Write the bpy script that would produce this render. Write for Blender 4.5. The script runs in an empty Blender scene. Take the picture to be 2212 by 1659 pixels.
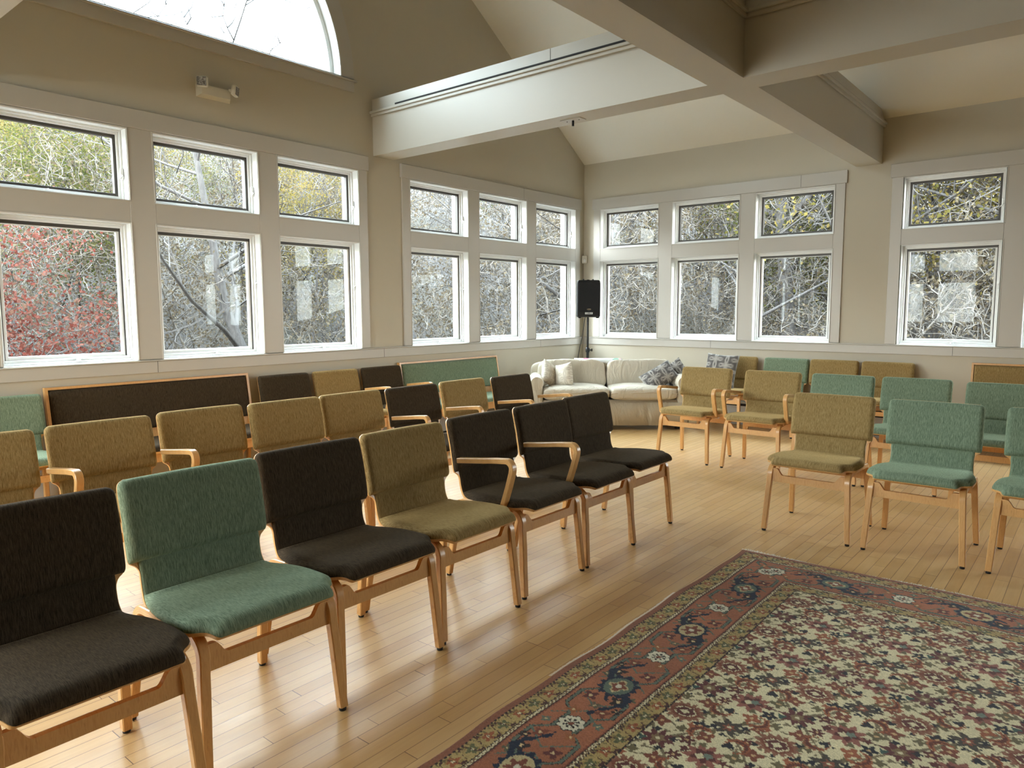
import bpy, bmesh, math, random
import numpy as np
from math import sin, cos, pi, radians, sqrt
from mathutils import Vector, Matrix, noise as mnoise

SC = bpy.context.scene
COL = SC.collection
RND = random.Random(7)

# ------------------------------------------------------------------ helpers
def srgb(r, g, b):
    f = lambda c: ((c / 255 + 0.055) / 1.055) ** 2.4 if c / 255 > 0.04045 else c / 255 / 12.92
    return (f(r), f(g), f(b), 1.0)

class NT:
    """tiny node-tree writer"""
    def __init__(s, name, world=False):
        s.m = bpy.data.worlds.new(name) if world else bpy.data.materials.new(name)
        s.m.use_nodes = True
        s.t = s.m.node_tree
        s.t.nodes.clear()
    def n(s, kind, **kw):
        nd = s.t.nodes.new(kind)
        ins = kw.pop('ins', {})
        for k, v in kw.items():
            setattr(nd, k, v)
        for k, v in ins.items():
            if isinstance(v, bpy.types.NodeSocket):
                s.t.links.new(v, nd.inputs[k])
            else:
                nd.inputs[k].default_value = v
        return nd
    def math(s, op, a, b=0.0, c=None, clamp=False):
        nd = s.n('ShaderNodeMath', operation=op, use_clamp=clamp)
        for i, v in enumerate((a, b) if c is None else (a, b, c)):
            if isinstance(v, bpy.types.NodeSocket):
                s.t.links.new(v, nd.inputs[i])
            else:
                nd.inputs[i].default_value = v
        return nd.outputs[0]
    def mix(s, fac, a, b, mode='MIX'):
        nd = s.n('ShaderNodeMix', data_type='RGBA', blend_type=mode)
        for i, v in ((0, fac), (6, a), (7, b)):
            if isinstance(v, bpy.types.NodeSocket):
                s.t.links.new(v, nd.inputs[i])
            else:
                nd.inputs[i].default_value = v
        return nd.outputs[2]
    def ramp(s, fac, stops, interp='LINEAR'):
        nd = s.n('ShaderNodeValToRGB')
        nd.color_ramp.interpolation = interp
        el = nd.color_ramp.elements
        while len(el) < len(stops):
            el.new(0.5)
        for e, (p, c) in zip(el, stops):
            e.position = p
            e.color = c
        s.t.links.new(fac, nd.inputs[0])
        return nd.outputs[0]
    def coord(s, which='Object', scale=(1, 1, 1), loc=(0, 0, 0), rot=(0, 0, 0)):
        tc = s.n('ShaderNodeTexCoord')
        mp = s.n('ShaderNodeMapping', ins={'Vector': tc.outputs[which], 'Scale': scale, 'Location': loc, 'Rotation': rot})
        return mp.outputs[0]
    def noise(s, vec, scale=5, detail=2, rough=0.5, dist=0.0, out=0):
        return s.n('ShaderNodeTexNoise', ins={'Vector': vec, 'Scale': scale, 'Detail': detail, 'Roughness': rough, 'Distortion': dist}).outputs[out]
    def bsdf(s, color, rough=0.5, **kw):
        ins = {'Base Color': color, 'Roughness': rough}
        ins.update(kw)
        return s.n('ShaderNodeBsdfPrincipled', ins=ins)
    def bump(s, h, strength=0.2, dist=0.01):
        return s.n('ShaderNodeBump', ins={'Height': h, 'Strength': strength, 'Distance': dist}).outputs[0]
    def out(s, shader):
        o = s.n('ShaderNodeOutputMaterial')
        s.t.links.new(shader.outputs[0] if hasattr(shader, 'outputs') else shader, o.inputs[0])
        return s.m

def mk(name, V, F, mat, parent=None, uv=None, smooth=True, angle=38, loc=None):
    me = bpy.data.meshes.new(name)
    me.from_pydata([tuple(v) for v in V], [], F)
    if uv is not None:
        l = me.uv_layers.new(name='UVMap')
        l.data.foreach_set('uv', np.array(uv, dtype=np.float32).ravel())
    if smooth:
        me.polygons.foreach_set('use_smooth', [True] * len(me.polygons))
        me.set_sharp_from_angle(angle=radians(angle))
    me.update()
    me.materials.append(mat)
    o = bpy.data.objects.new(name, me)
    COL.objects.link(o)
    if parent is not None:
        o.parent = parent
    if loc:
        o.location = loc
    return o

class MB:
    """collects shapes and links them as one mesh object"""
    def __init__(s):
        s.V, s.F, s.U = [], [], []
    def add(s, V, F, uvs=None):
        b = len(s.V)
        s.V.extend([tuple(v) for v in V])
        s.F.extend([tuple(i + b for i in f) for f in F])
        if uvs is None:
            for f in F:
                s.U.extend([(0, 0)] * len(f))
        else:
            s.U.extend(uvs)
        return s
    def box(s, x0, x1, y0, y1, z0, z1, bev=0.0):
        if x0 > x1: x0, x1 = x1, x0
        if y0 > y1: y0, y1 = y1, y0
        if z0 > z1: z0, z1 = z1, z0
        b = min(bev, (x1 - x0) * .45, (y1 - y0) * .45, (z1 - z0) * .45)
        if b <= 0:
            V = [(x, y, z) for z in (z0, z1) for y in (y0, y1) for x in (x0, x1)]
            F = [(0, 2, 3, 1), (4, 5, 7, 6), (0, 1, 5, 4), (2, 6, 7, 3), (0, 4, 6, 2), (1, 3, 7, 5)]
            return s.add(V, F)
        V, idx = [], {}
        X, Y, Z = (x0, x1), (y0, y1), (z0, z1)
        sg = (1, -1)
        for i in (0, 1):
            for j in (0, 1):
                for k in (0, 1):
                    for a in range(3):
                        p = [X[i] + (sg[i] * b if a != 0 else 0), Y[j] + (sg[j] * b if a != 1 else 0), Z[k] + (sg[k] * b if a != 2 else 0)]
                        idx[i, j, k, a] = len(V)
                        V.append(p)
        F = []
        q = [(0, 0), (1, 0), (1, 1), (0, 1)]
        for i in (0, 1):
            F.append([idx[i, a, c, 0] for a, c in q][::(1 if i else -1)])
            F.append([idx[a, i, c, 1] for a, c in q][::(-1 if i else 1)])
            F.append([idx[a, c, i, 2] for a, c in q][::(1 if i else -1)])
        for i in (0, 1):
            for j in (0, 1):
                e = 1 if i == j else -1
                F.append([idx[i, j, 0, 0], idx[i, j, 0, 1], idx[i, j, 1, 1], idx[i, j, 1, 0]][::e])
                F.append([idx[i, 0, j, 0], idx[i, 1, j, 0], idx[i, 1, j, 2], idx[i, 0, j, 2]][::e])
                F.append([idx[0, i, j, 1], idx[0, i, j, 2], idx[1, i, j, 2], idx[1, i, j, 1]][::e])
        for i in (0, 1):
            for j in (0, 1):
                for k in (0, 1):
                    e = 1 if (i + j + k) % 2 else -1
                    F.append([idx[i, j, k, 0], idx[i, j, k, 1], idx[i, j, k, 2]][::e])
        return s.add(V, F)
    def obox(s, c, ax, ay, az, hx, hy, hz):
        """oriented box: centre, unit axes, half sizes"""
        c, ax, ay, az = Vector(c), Vector(ax).normalized(), Vector(ay).normalized(), Vector(az).normalized()
        V = [c + ax * (hx * i) + ay * (hy * j) + az * (hz * k) for k in (-1, 1) for j in (-1, 1) for i in (-1, 1)]
        return s.add(V, [(0, 2, 3, 1), (4, 5, 7, 6), (0, 1, 5, 4), (2, 6, 7, 3), (0, 4, 6, 2), (1, 3, 7, 5)])
    def tube(s, pts, rad, n=8, cap=True):
        pts = [Vector(p) for p in pts]
        if not hasattr(rad, '__len__'):
            rad = [rad] * len(pts)
        V, F = [], []
        up = None
        for i, p in enumerate(pts):
            t = (pts[min(i + 1, len(pts) - 1)] - pts[max(i - 1, 0)]).normalized()
            if up is None:
                up = t.orthogonal().normalized()
            else:
                up = (up - t * up.dot(t))
                up = up.normalized() if up.length > 1e-6 else t.orthogonal().normalized()
            b = t.cross(up)
            for k in range(n):
                a = 2 * pi * k / n
                V.append(p + (up * cos(a) + b * sin(a)) * rad[i])
        for i in range(len(pts) - 1):
            for k in range(n):
                k2 = (k + 1) % n
                F.append((i * n + k, i * n + k2, (i + 1) * n + k2, (i + 1) * n + k))
        if cap:
            F.append(tuple(range(n))[::-1])
            F.append(tuple((len(pts) - 1) * n + k for k in range(n)))
        return s.add(V, F)
    def lathe(s, prof, n=20, c=(0, 0, 0)):
        V, F = [], []
        for r, z in prof:
            for k in range(n):
                a = 2 * pi * k / n
                V.append((c[0] + r * cos(a), c[1] + r * sin(a), c[2] + z))
        for i in range(len(prof) - 1):
            for k in range(n):
                k2 = (k + 1) % n
                F.append((i * n + k, i * n + k2, (i + 1) * n + k2, (i + 1) * n + k))
        F.append(tuple(range(n))[::-1])
        F.append(tuple((len(prof) - 1) * n + k for k in range(n)))
        return s.add(V, F)
    def sweep(s, path, lat, w, t, taper=1.0):
        """rectangular, chamfered section along a planar path of (lateral, d, z); w = width along x, t = thickness in plane"""
        n = len(path)
        ch = min(w, t) * .12
        sec = [(-w / 2 + ch, -t / 2), (w / 2 - ch, -t / 2), (w / 2, -t / 2 + ch), (w / 2, t / 2 - ch), (w / 2 - ch, t / 2), (-w / 2 + ch, t / 2), (-w / 2, t / 2 - ch), (-w / 2, -t / 2 + ch)]
        V = []
        for i, (x, d, z) in enumerate(path):
            a, b = path[max(i - 1, 0)], path[min(i + 1, n - 1)]
            tx, tz = b[1] - a[1], b[2] - a[2]
            L = sqrt(tx * tx + tz * tz) or 1
            nx, nz = -tz / L, tx / L
            q = taper + (1 - taper) * min(1, i / max(1, n * .4))
            for (u, v) in sec:
                V.append((x + u * q, -(d + nx * v), z + nz * v))
        F, U = [], []
        S = 0.0
        for i in range(n - 1):
            L = (Vector(path[i + 1]) - Vector(path[i])).length
            for k in range(8):
                k2 = (k + 1) % 8
                F.append((i * 8 + k, i * 8 + k2, (i + 1) * 8 + k2, (i + 1) * 8 + k))
                a, b = sec[k][1] / t + .5, sec[k2][1] / t + .5
                if k in (0, 4):
                    a = b = 0.12
                U += [(S, a), (S, b), (S + L, b), (S + L, a)]
            S += L
        F.append(tuple(range(8))[::-1]); U += [(0, .12)] * 8
        F.append(tuple((n - 1) * 8 + k for k in range(8))); U += [(0, .12)] * 8
        return s.add(V, F, U)
    def build(s, name, mat, parent=None, **kw):
        return mk(name, s.V, s.F, mat, parent, uv=s.U, **kw)

def arc(cx, cz, r, a0, a1, n=6):
    return [(cx + r * cos(radians(a0 + (a1 - a0) * i / n)), cz + r * sin(radians(a0 + (a1 - a0) * i / n))) for i in range(n + 1)]

def thing(name, label, cat, loc=(0, 0, 0), rz=0.0, group=None):
    o = bpy.data.objects.new(name, None)
    o.empty_display_size = .1
    COL.objects.link(o)
    o.location = loc
    o.rotation_euler = (0, 0, rz)
    tag(o, label, cat, group)
    return o
def tag(o, label=None, cat=None, group=None, kind=None):
    if label: o['label'] = label
    if cat: o['category'] = cat
    if group: o['group'] = group
    if kind: o['kind'] = kind
    return o
KIDS = {}
def kids(o):
    return [c for c in bpy.data.objects if c.parent == o]
def copy_tree(o, cache, parent=None):
    c = o.copy()
    COL.objects.link(c)
    c.parent = parent
    for ch, sub in cache:
        copy_tree(ch, sub, c)
    return c
def make_cache(root):
    allo = list(bpy.data.objects)
    def rec(o):
        return [(c, rec(c)) for c in allo if c.parent == o]
    return rec(root)
def dup(root, cache, loc, rz, label=None, group=None, scale=None, rot=None):
    c = copy_tree(root, cache)
    c.location = loc
    c.rotation_euler = rot if rot else (0, 0, rz)
    if scale: c.scale = scale
    if label: c['label'] = label
    if group: c['group'] = group
    return c

# ------------------------------------------------------------------ materials
def m_plain(name, col, rough=.5, **kw):
    t = NT(name)
    return t.out(t.bsdf(col, rough, **kw))
def m_paint(name, col, rough=.55, var=.05, bump=.05):
    t = NT(name)
    v = t.coord('Object')
    n = t.noise(v, 1.3, 3)
    n2 = t.noise(v, 220, 2)
    c2 = tuple(x * (1 - var) for x in col[:3]) + (1,)
    c = t.mix(n, col, c2)
    b = t.bsdf(c, rough, Normal=t.bump(n2, bump, .002))
    return t.out(b)
WALLC = (.51, .465, .37, 1)
M = {}
M['wall'] = m_paint('wall_paint', WALLC, .6)
M['trim'] = m_paint('trim_paint', (.49, .465, .42, 1), .35, .03, .02)
M['dark_wall'] = m_paint('unseen_wall_brown', (.11, .065, .035, 1), .5)  # unseen right wall made dark brown to cut bounce light on chair backs
M['beam'] = m_paint('beam_paint', (.52, .48, .405, 1), .4, .04, .05)
M['ceil'] = m_paint('ceiling_paint', (.78, .74, .655, 1), .65)
M['frame_white'] = m_plain('window_vinyl', (.74, .74, .72, 1), .35)
M['frame_dark'] = m_plain('window_screen_frame', (.055, .048, .04, 1), .45)
M['black'] = m_plain('black_plastic', (.004, .004, .0045, 1), .5)
M['blackmetal'] = m_plain('black_metal', (.012, .012, .013, 1), .35, Metallic=.3)
M['glide'] = m_plain('glide_rubber', (.01, .01, .012, 1), .5)
M['steel'] = m_plain('chrome_metal', (.6, .6, .6, 1), .25, Metallic=1.0)
M['slot'] = m_plain('dark_gap', (.02, .015, .012, 1), .8)
M['orange'] = m_plain('raw_wood_strip', (.42, .22, .12, 1), .6)
M['offwhite'] = m_plain('offwhite_plastic', (.62, .59, .5, 1), .4)
M['heater'] = m_plain('heater_enamel', (.5, .49, .45, 1), .4)
M['whiteplate'] = m_plain('white_plate', (.7, .7, .68, 1), .4)

def m_glass(name='window_glass', col=(.93, .96, .955, 1)):
    t = NT(name)
    tr = t.n('ShaderNodeBsdfTransparent', ins={'Color': col})
    gl = t.n('ShaderNodeBsdfGlossy', ins={'Color': (.9, .95, 1, 1), 'Roughness': .02})
    mx = t.n('ShaderNodeMixShader', ins={0: .006, 1: tr.outputs[0], 2: gl.outputs[0]})
    return t.out(mx)
M['glass'] = m_glass()
M['arch_glass'] = m_glass('dimmed_arch_glass', (.40, .47, .50, 1))  # grey tint added to dim the arch daylight falling on the beam

def m_birch():
    t = NT('honey_birch')
    v = t.coord('Object', (9, 9, 9))
    st = t.coord('Object', (60, 8, 8))
    g = t.noise(st, 2.2, 4, .6, .4)
    c = t.ramp(g, [(.3, (.55, .285, .092, 1)), (.55, (.64, .355, .130, 1)), (.75, (.46, .222, .068, 1))])
    uv = t.n('ShaderNodeTexCoord').outputs['UV']
    sp = t.n('ShaderNodeSeparateXYZ', ins={0: uv}).outputs[1]
    # thin glue lines between the veneers show on the cut faces
    fr = t.math('FRACT', t.math('MULTIPLY', sp, 4.0))
    ln = t.math('LESS_THAN', t.math('ABSOLUTE', t.math('SUBTRACT', fr, .5)), .07)
    on = t.math('MULTIPLY', ln, t.math('GREATER_THAN', t.math('ABSOLUTE', t.math('SUBTRACT', sp, .12)), .004))
    c = t.mix(t.math('MULTIPLY', on, .55), c, (.16, .06, .02, 1))
    b = t.bsdf(c, .32, **{'Coat Weight': .25, 'Coat Roughness': .2})
    return t.out(b)
M['birch'] = m_birch()

def m_fabric(name, a, b_, rough=.95):
    t = NT(name)
    v = t.coord('Object', (230, 18, 18))
    n1 = t.noise(v, 2.2, 4, .65, .3)
    v2 = t.coord('Object', (600, 260, 260))
    n2 = t.noise(v2, 1.5, 2)
    f = t.math('MULTIPLY_ADD', n1, 1.9, -.45, clamp=True)
    f = t.math('ADD', t.math('MULTIPLY', f, .7), t.math('MULTIPLY', n2, .3))
    c = t.ramp(f, [(.25, a), (.75, b_)])
    bp = t.bump(t.math('ADD', n1, t.math('MULTIPLY', n2, .7)), .45, .0018)
    s = t.bsdf(c, rough, Normal=bp, **{'Sheen Weight': 1.0, 'Sheen Roughness': .38, 'Sheen Tint': b_})
    s.inputs['Specular IOR Level'].default_value = .2
    return t.out(s)
M['tan'] = m_fabric('tan_weave', (.15, .088, .024, 1), (.40, .285, .125, 1))
M['green'] = m_fabric('green_weave', (.070, .105, .064, 1), (.27, .34, .235, 1))
M['dark'] = m_fabric('dark_brown_weave', (.014, .008, .004, 1), (.078, .055, .031, 1))

def m_cloth(name, a, b_, scale=60, rough=.9, bump=.3):
    t = NT(name)
    v = t.coord('Object')
    n = t.noise(v, 3, 3)
    w = t.noise(v, scale * 4, 2)
    c = t.mix(n, a, b_)
    fold = t.noise(t.coord('Object', (5, 5, 2.2)), 1.6, 3, .6, 1.2)
    h = t.math('ADD', t.math('MULTIPLY', w, .03), fold)
    s = t.bsdf(c, rough, Normal=t.bump(h, .55, .045), **{'Sheen Weight': .2})
    return t.out(s)
M['sofa'] = m_cloth('cream_upholstery', (.60, .545, .44, 1), (.52, .465, .37, 1))
M['sofa_skirt'] = m_cloth('cream_skirt', (.50, .43, .31, 1), (.44, .37, .27, 1))

def m_pattern(name, a, b_, scale):
    """printed cloth with rows of rings and small crosses"""
    t = NT(name)
    v = t.coord('Object', (scale, scale, scale))
    sx = t.n('ShaderNodeSeparateXYZ', ins={0: v})
    X, Z = sx.outputs[0], sx.outputs[2]
    fx = t.math('SUBTRACT', t.math('FRACT', X), .5)
    row = t.math('MULTIPLY', t.math('FLOOR', X), .5)
    fz = t.math('SUBTRACT', t.math('FRACT', t.math('ADD', Z, row)), .5)
    r = t.math('SQRT', t.math('ADD', t.math('MULTIPLY', fx, fx), t.math('MULTIPLY', fz, fz)))
    rings = t.math('SINE', t.math('MULTIPLY', r, 46.0))
    cr = t.math('SINE', t.math('MULTIPLY', t.math('ADD', t.math('ABSOLUTE', fx), t.math('ABSOLUTE', fz)), 38.0))
    m = t.math('MULTIPLY', rings, cr)
    nz = t.noise(t.coord('Object'), 120, 2)
    m = t.math('ADD', m, t.math('MULTIPLY', t.math('SUBTRACT', nz, .5), 1.2))
    c = t.mix(t.math('GREATER_THAN', m, .02), a, b_)
    return t.out(t.bsdf(c, .95))
M['greyprint'] = m_pattern('grey_print_cloth', (.075, .07, .07, 1), (.42, .40, .37, 1), 7)
M['whiteprint'] = m_pattern('cream_print_cloth', (.66, .62, .53, 1), (.46, .41, .33, 1), 9)

def m_floor():
    t = NT('maple_strip_floor')
    tc = t.n('ShaderNodeTexCoord').outputs['Object']
    s = t.n('ShaderNodeSeparateXYZ', ins={0: tc})
    X, Y = s.outputs[0], s.outputs[1]
    bw = .0625
    bx = t.math('DIVIDE', t.math('ADD', X, .012), bw)
    idx = t.math('FLOOR', bx)
    fx = t.math('FRACT', bx)
    r1 = t.n('ShaderNodeTexWhiteNoise', noise_dimensions='1D', ins={'W': idx}).outputs[0]
    by = t.math('ADD', t.math('DIVIDE', Y, t.math('MULTIPLY_ADD', r1, .5, .55)), t.math('MULTIPLY', r1, 37.0))
    iy = t.math('FLOOR', by)
    fy = t.math('FRACT', by)
    cell = t.n('ShaderNodeCombineXYZ', ins={0: idx, 1: iy, 2: 0.0}).outputs[0]
    r2 = t.n('ShaderNodeTexWhiteNoise', noise_dimensions='3D', ins={'Vector': cell})
    off = t.n('ShaderNodeVectorMath', operation='SCALE', ins={0: r2.outputs[1], 'Scale': 30.0}).outputs[0]
    v = t.n('ShaderNodeVectorMath', operation='ADD', ins={0: tc, 1: off}).outputs[0]
    vs = t.n('ShaderNodeMapping', ins={'Vector': v, 'Scale': (28, 1.6, 1)}).outputs[0]
    g = t.noise(vs, 2.0, 5, .6, .6)
    g2 = t.noise(t.n('ShaderNodeMapping', ins={'Vector': v, 'Scale': (6, 3, 1)}).outputs[0], 3, 3)
    base = t.ramp(r2.outputs[0], [(0, (.50, .295, .110, 1)), (.35, (.55, .345, .140, 1)), (.75, (.585, .37, .155, 1)), (1, (.52, .31, .118, 1))])
    c = t.mix(t.math('MULTIPLY', t.math('SUBTRACT', g, .35), .6, clamp=True), base, (.34, .175, .055, 1))
    c = t.mix(t.math('MULTIPLY', t.math('SUBTRACT', g2, .5), .5, clamp=True), c, (.66, .44, .20, 1))
    # wear marks
    w = t.noise(t.coord('Object', (1, 1, 1)), 38, 4, .7)
    c = t.mix(t.math('MULTIPLY', t.math('GREATER_THAN', w, .80), .35), c, (.25, .16, .08, 1))
    gx = t.math('LESS_THAN', t.math('MINIMUM', fx, t.math('SUBTRACT', 1.0, fx)), .022)
    gy = t.math('LESS_THAN', t.math('MINIMUM', fy, t.math('SUBTRACT', 1.0, fy)), .0015)
    gap = t.math('MAXIMUM', t.math('MULTIPLY', gx, t.math('MULTIPLY_ADD', r1, .4, .55)), gy)
    c = t.mix(gap, c, (.10, .045, .015, 1))
    rough = t.math('ADD', .30, t.math('MULTIPLY', g2, .20))
    h = t.math('ADD', t.math('SUBTRACT', t.math('MULTIPLY', r2.outputs[0], .25), t.math('MULTIPLY', gap, 1.0)), t.math('MULTIPLY', g2, .5))
    b = t.bsdf(c, .4, Normal=t.bump(h, .25, .0012))
    t.t.links.new(rough, b.inputs['Roughness'])
    b.inputs['Specular IOR Level'].default_value = .42
    b.inputs['Coat Weight'].default_value = .12
    b.inputs['Coat Roughness'].default_value = .20
    b.inputs['Coat IOR'].default_value = 1.55
    return t.out(b)
M['floor'] = m_floor()

def m_leaf(name, stops, trans=.45):
    t = NT(name)
    g = t.n('ShaderNodeNewGeometry').outputs['Random Per Island']
    big = t.noise(t.coord('Object'), .9, 2)
    f = t.math('ADD', t.math('MULTIPLY', g, .7), t.math('MULTIPLY', t.math('SUBTRACT', big, .35), 1.0), clamp=True)
    c = t.ramp(f, stops)
    d = t.n('ShaderNodeBsdfDiffuse', ins={'Color': c})
    tr = t.n('ShaderNodeBsdfTranslucent', ins={'Color': c})
    return t.out(t.n('ShaderNodeMixShader', ins={0: trans, 1: d.outputs[0], 2: tr.outputs[0]}))
M['leaf_yellow'] = m_leaf('yellow_leaves', [(0, (0.047, 0.047, 0.014, 1)), (.35, (0.105, 0.085, 0.024, 1)), (.7, (0.149, 0.114, 0.040, 1)), (1, (0.110, 0.070, 0.034, 1))])
M['leaf_green'] = m_leaf('green_leaves', [(0, (0.023, 0.030, 0.010, 1)), (.4, (0.056, 0.061, 0.018, 1)), (.8, (0.111, 0.101, 0.035, 1)), (1, (0.106, 0.091, 0.056, 1))])
M['leaf_red'] = m_leaf('red_leaves', [(0, (0.054, 0.018, 0.014, 1)), (.3, (0.108, 0.032, 0.024, 1)), (.65, (0.131, 0.060, 0.047, 1)), (1, (0.094, 0.069, 0.044, 1))])
M['leaf_tan'] = m_leaf('withered_leaves', [(0, (0.039, 0.029, 0.018, 1)), (.4, (0.078, 0.060, 0.040, 1)), (.8, (0.123, 0.103, 0.073, 1)), (1, (0.105, 0.080, 0.034, 1))])
def m_bark(name, a, b_):
    t = NT(name)
    v = t.coord('Object', (14, 14, 3))
    n = t.noise(v, 2.5, 5, .7)
    return t.out(t.bsdf(t.ramp(n, [(.3, a), (.7, b_)]), .9, Normal=t.bump(n, .5, .02)))
M['bark'] = m_bark('grey_bark', (0.025, 0.022, 0.020, 1), (0.077, 0.070, 0.067, 1))
M['twig'] = m_bark('tan_twigs', (0.054, 0.046, 0.038, 1), (0.130, 0.114, 0.097, 1))
def m_hill():
    t = NT('leaf_littered_hillside')
    v = t.coord('Object')
    n = t.noise(v, 9, 6, .75)
    n2 = t.noise(v, .35, 3)
    n3 = t.noise(t.coord('Object', (1, 1, .35)), 26, 3, .7)
    a = t.ramp(n, [(.3, (0.011, 0.009, 0.009, 1)), (.45, (0.028, 0.024, 0.023, 1)), (.6, (0.047, 0.041, 0.037, 1)), (.75, (0.055, 0.047, 0.030, 1))])
    b_ = t.ramp(n, [(.3, (0.011, 0.011, 0.007, 1)), (.5, (0.033, 0.030, 0.014, 1)), (.7, (0.061, 0.050, 0.022, 1))])
    c = t.mix(t.math('MULTIPLY_ADD', n2, 3.0, -1.3, clamp=True), a, b_)
    c = t.mix(t.math('MULTIPLY', t.math('GREATER_THAN', n3, .55), .5), c, (0.052, 0.048, 0.050, 1))
    return t.out(t.bsdf(c, 1.0, Normal=t.bump(n, .8, .1)))
M['hill'] = m_hill()

# ------------------------------------------------------------------ room shell
W = 11.4       # the square room spans x 0..W and y 0..-W; corner of the two visible walls at the origin
TH = .22
EAVE, RIDGE, YC = 3.50, 7.17, -5.66
ZS, ZL, ZU0, ZU1 = 1.059, 2.131, 2.303, 2.845     # sill, lower head, upper sill, upper head
UNIT_A = [(-7.208, -6.296), (-6.098, -5.186), (-4.984, -4.072)]
UNIT_B = [(-3.372, -2.460), (-2.262, -1.350), (-1.150, -.238)]
UNIT_Z = [(-11.05, -10.14), (-9.94, -9.03), (-8.83, -7.92)]
UNIT_C = [(.291, 1.203), (1.405, 2.317), (2.515, 3.427)]
UNIT_D = [(4.129, 5.052), (5.254, 6.166), (6.366, 7.278)]
UNIT_E = [(7.98, 8.89), (9.09, 10.0), (10.2, 11.11)]
AC, AZ, AR = -5.64, 3.72, 1.40                    # arch centre, base height, radius of opening

def poly_wall(name, outline, holes, depth, mat):
    cu = bpy.data.curves.new(name, 'CURVE')
    cu.dimensions = '2D'
    cu.fill_mode = 'BOTH'
    cu.extrude = depth / 2
    for pts in [outline] + holes:
        sp = cu.splines.new('POLY')
        sp.points.add(len(pts) - 1)
        for p, q in zip(sp.points, pts):
            p.co = (q[0], q[1], 0, 1)
        sp.use_cyclic_u = True
    tmp = bpy.data.objects.new(name, cu)
    me = bpy.data.meshes.new_from_object(tmp)
    bpy.data.objects.remove(tmp)
    bpy.data.curves.remove(cu)
    me.name = name
    me.materials.clear()
    me.materials.append(mat)
    o = bpy.data.objects.new(name, me)
    COL.objects.link(o)
    tag(o, kind='structure')
    return o
def rect(a, b, z0, z1):
    return [(a, z0), (b, z0), (b, z1), (a, z1)]
def holes_for(units, f=lambda s: s):
    H = []
    for u in units:
        for a, b in u:
            a, b = f(a), f(b)
            H.append(rect(min(a, b), max(a, b), ZS, ZL))
            H.append(rect(min(a, b), max(a, b), ZU0, ZU1))
    return H
def arch_pts(c, r, z0, n=40, base=0.0):
    return [(c + r * cos(pi * i / n), z0 + r * sin(pi * i / n)) for i in range(n + 1)]

# wall meshes are drawn in (u, z) and stood up: local x -> along, local y -> z, local z -> normal
def stand(o, along, pos):
    a = Vector(along)
    z = Vector((0, 0, 1))
    n = a.cross(z)
    m = Matrix((a, z, n)).transposed().to_4x4()
    m.translation = pos
    o.data.transform(m)
gable = [(0, -.05), (0, EAVE + .02), (YC, RIDGE + .02), (-W, EAVE + .02), (-W, -.05)]
wl = poly_wall('wall_left', gable, holes_for([UNIT_A, UNIT_B, UNIT_Z]) + [arch_pts(AC, AR, AZ)], TH, M['wall'])
stand(wl, (0, 1, 0), (-TH / 2, 0, 0))
we = poly_wall('wall_right', gable, [], TH, M['dark_wall'])
stand(we, (0, 1, 0), (W + TH / 2, 0, 0))
flat = [(-TH, -.05), (W + TH, -.05), (W + TH, EAVE + .02), (-TH, EAVE + .02)]
wb = poly_wall('wall_back', flat, holes_for([UNIT_C, UNIT_D, UNIT_E]), TH, M['wall'])
stand(wb, (1, 0, 0), (0, TH / 2, 0))
wf = poly_wall('wall_front', flat, holes_for([UNIT_C]), TH, M['wall'])
stand(wf, (1, 0, 0), (0, -W - TH / 2, 0))

tag(MB().box(-TH, W + TH, -W - TH, TH, -.12, 0).build('floor', M['floor'], smooth=False), kind='structure')
b = MB()
for (ya, za, yb, zb) in ((TH + .3, EAVE - .65 * (TH + .3), YC, RIDGE), (-W - TH - .3, EAVE - .65 * (TH + .3), YC, RIDGE)):
    V = []
    for x in (-TH - .3, W + TH + .3):
        for (y, z) in ((ya, za), (yb, zb), (yb, zb + .2), (ya, za + .2)):
            V.append((x, y, z))
    b.add(V, [(0, 1, 2, 3), (7, 6, 5, 4), (0, 4, 5, 1), (3, 2, 6, 7), (0, 3, 7, 4), (1, 5, 6, 2)])
tag(b.build('ceiling', M['ceil'], smooth=False), kind='structure')

# beams: two along x, two along y, sharing one soffit height
BZ, BT = 3.022, 3.58
BY = [(-3.855, -3.585), (-7.70, -7.43)]
BX = [(3.64, 3.90), (7.45, 7.71)]
b = MB()
segx = [(0, BX[0][0]), (BX[0][1], BX[1][0]), (BX[1][1], W)]
for y0, y1 in BY:
    b.box(.001, W - .001, y0, y1, BZ, BT)
for x0, x1 in BX:
    for ya, yb in ((-.001, BY[0][1]), (BY[0][0], BY[1][1]), (BY[1][0], -W + .001)):
        b.box(x0, x1, ya, yb, BZ, BT)
tag(b.build('ceiling_beams', M['beam'], smooth=False), kind='structure')
bs, bo, bj = MB(), MB(), MB()
PR = .022
def moulding_x(x0, x1, y, s):
    bs.box(x0, x1, y, y + s * PR, 3.405, 3.435, .004)
    bs.box(x0, x1, y, y + s * (PR + .016), 3.433, 3.458, .004)
    bo.box(x0 + .35, x1 - .02, y, y + s * .006, 3.473, 3.487)
    for xx in (x0 + (x1 - x0) * .62,):
        bj.box(xx, xx + .003, y, y + s * .0015, 3.475, BT - .001)
def moulding_y(y0, y1, x, s):
    bs.box(x, x + s * PR, y0, y1, 3.405, 3.435, .004)
    bs.box(x, x + s * (PR + .016), y0, y1, 3.433, 3.458, .004)
    bo.box(x, x + s * .006, min(y0, y1) + .02, max(y0, y1) - .35, 3.473, 3.487)
for (y0, y1) in BY:
    for xa, xb in segx:
        for y, s in ((y0, -1), (y1, 1)):
            moulding_x(xa + (.002 if xa == 0 else .001), xb - .001, y, s)
segy = [(-.002, BY[0][1]), (BY[0][0], BY[1][1]), (BY[1][0], -W + .002)]
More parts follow.
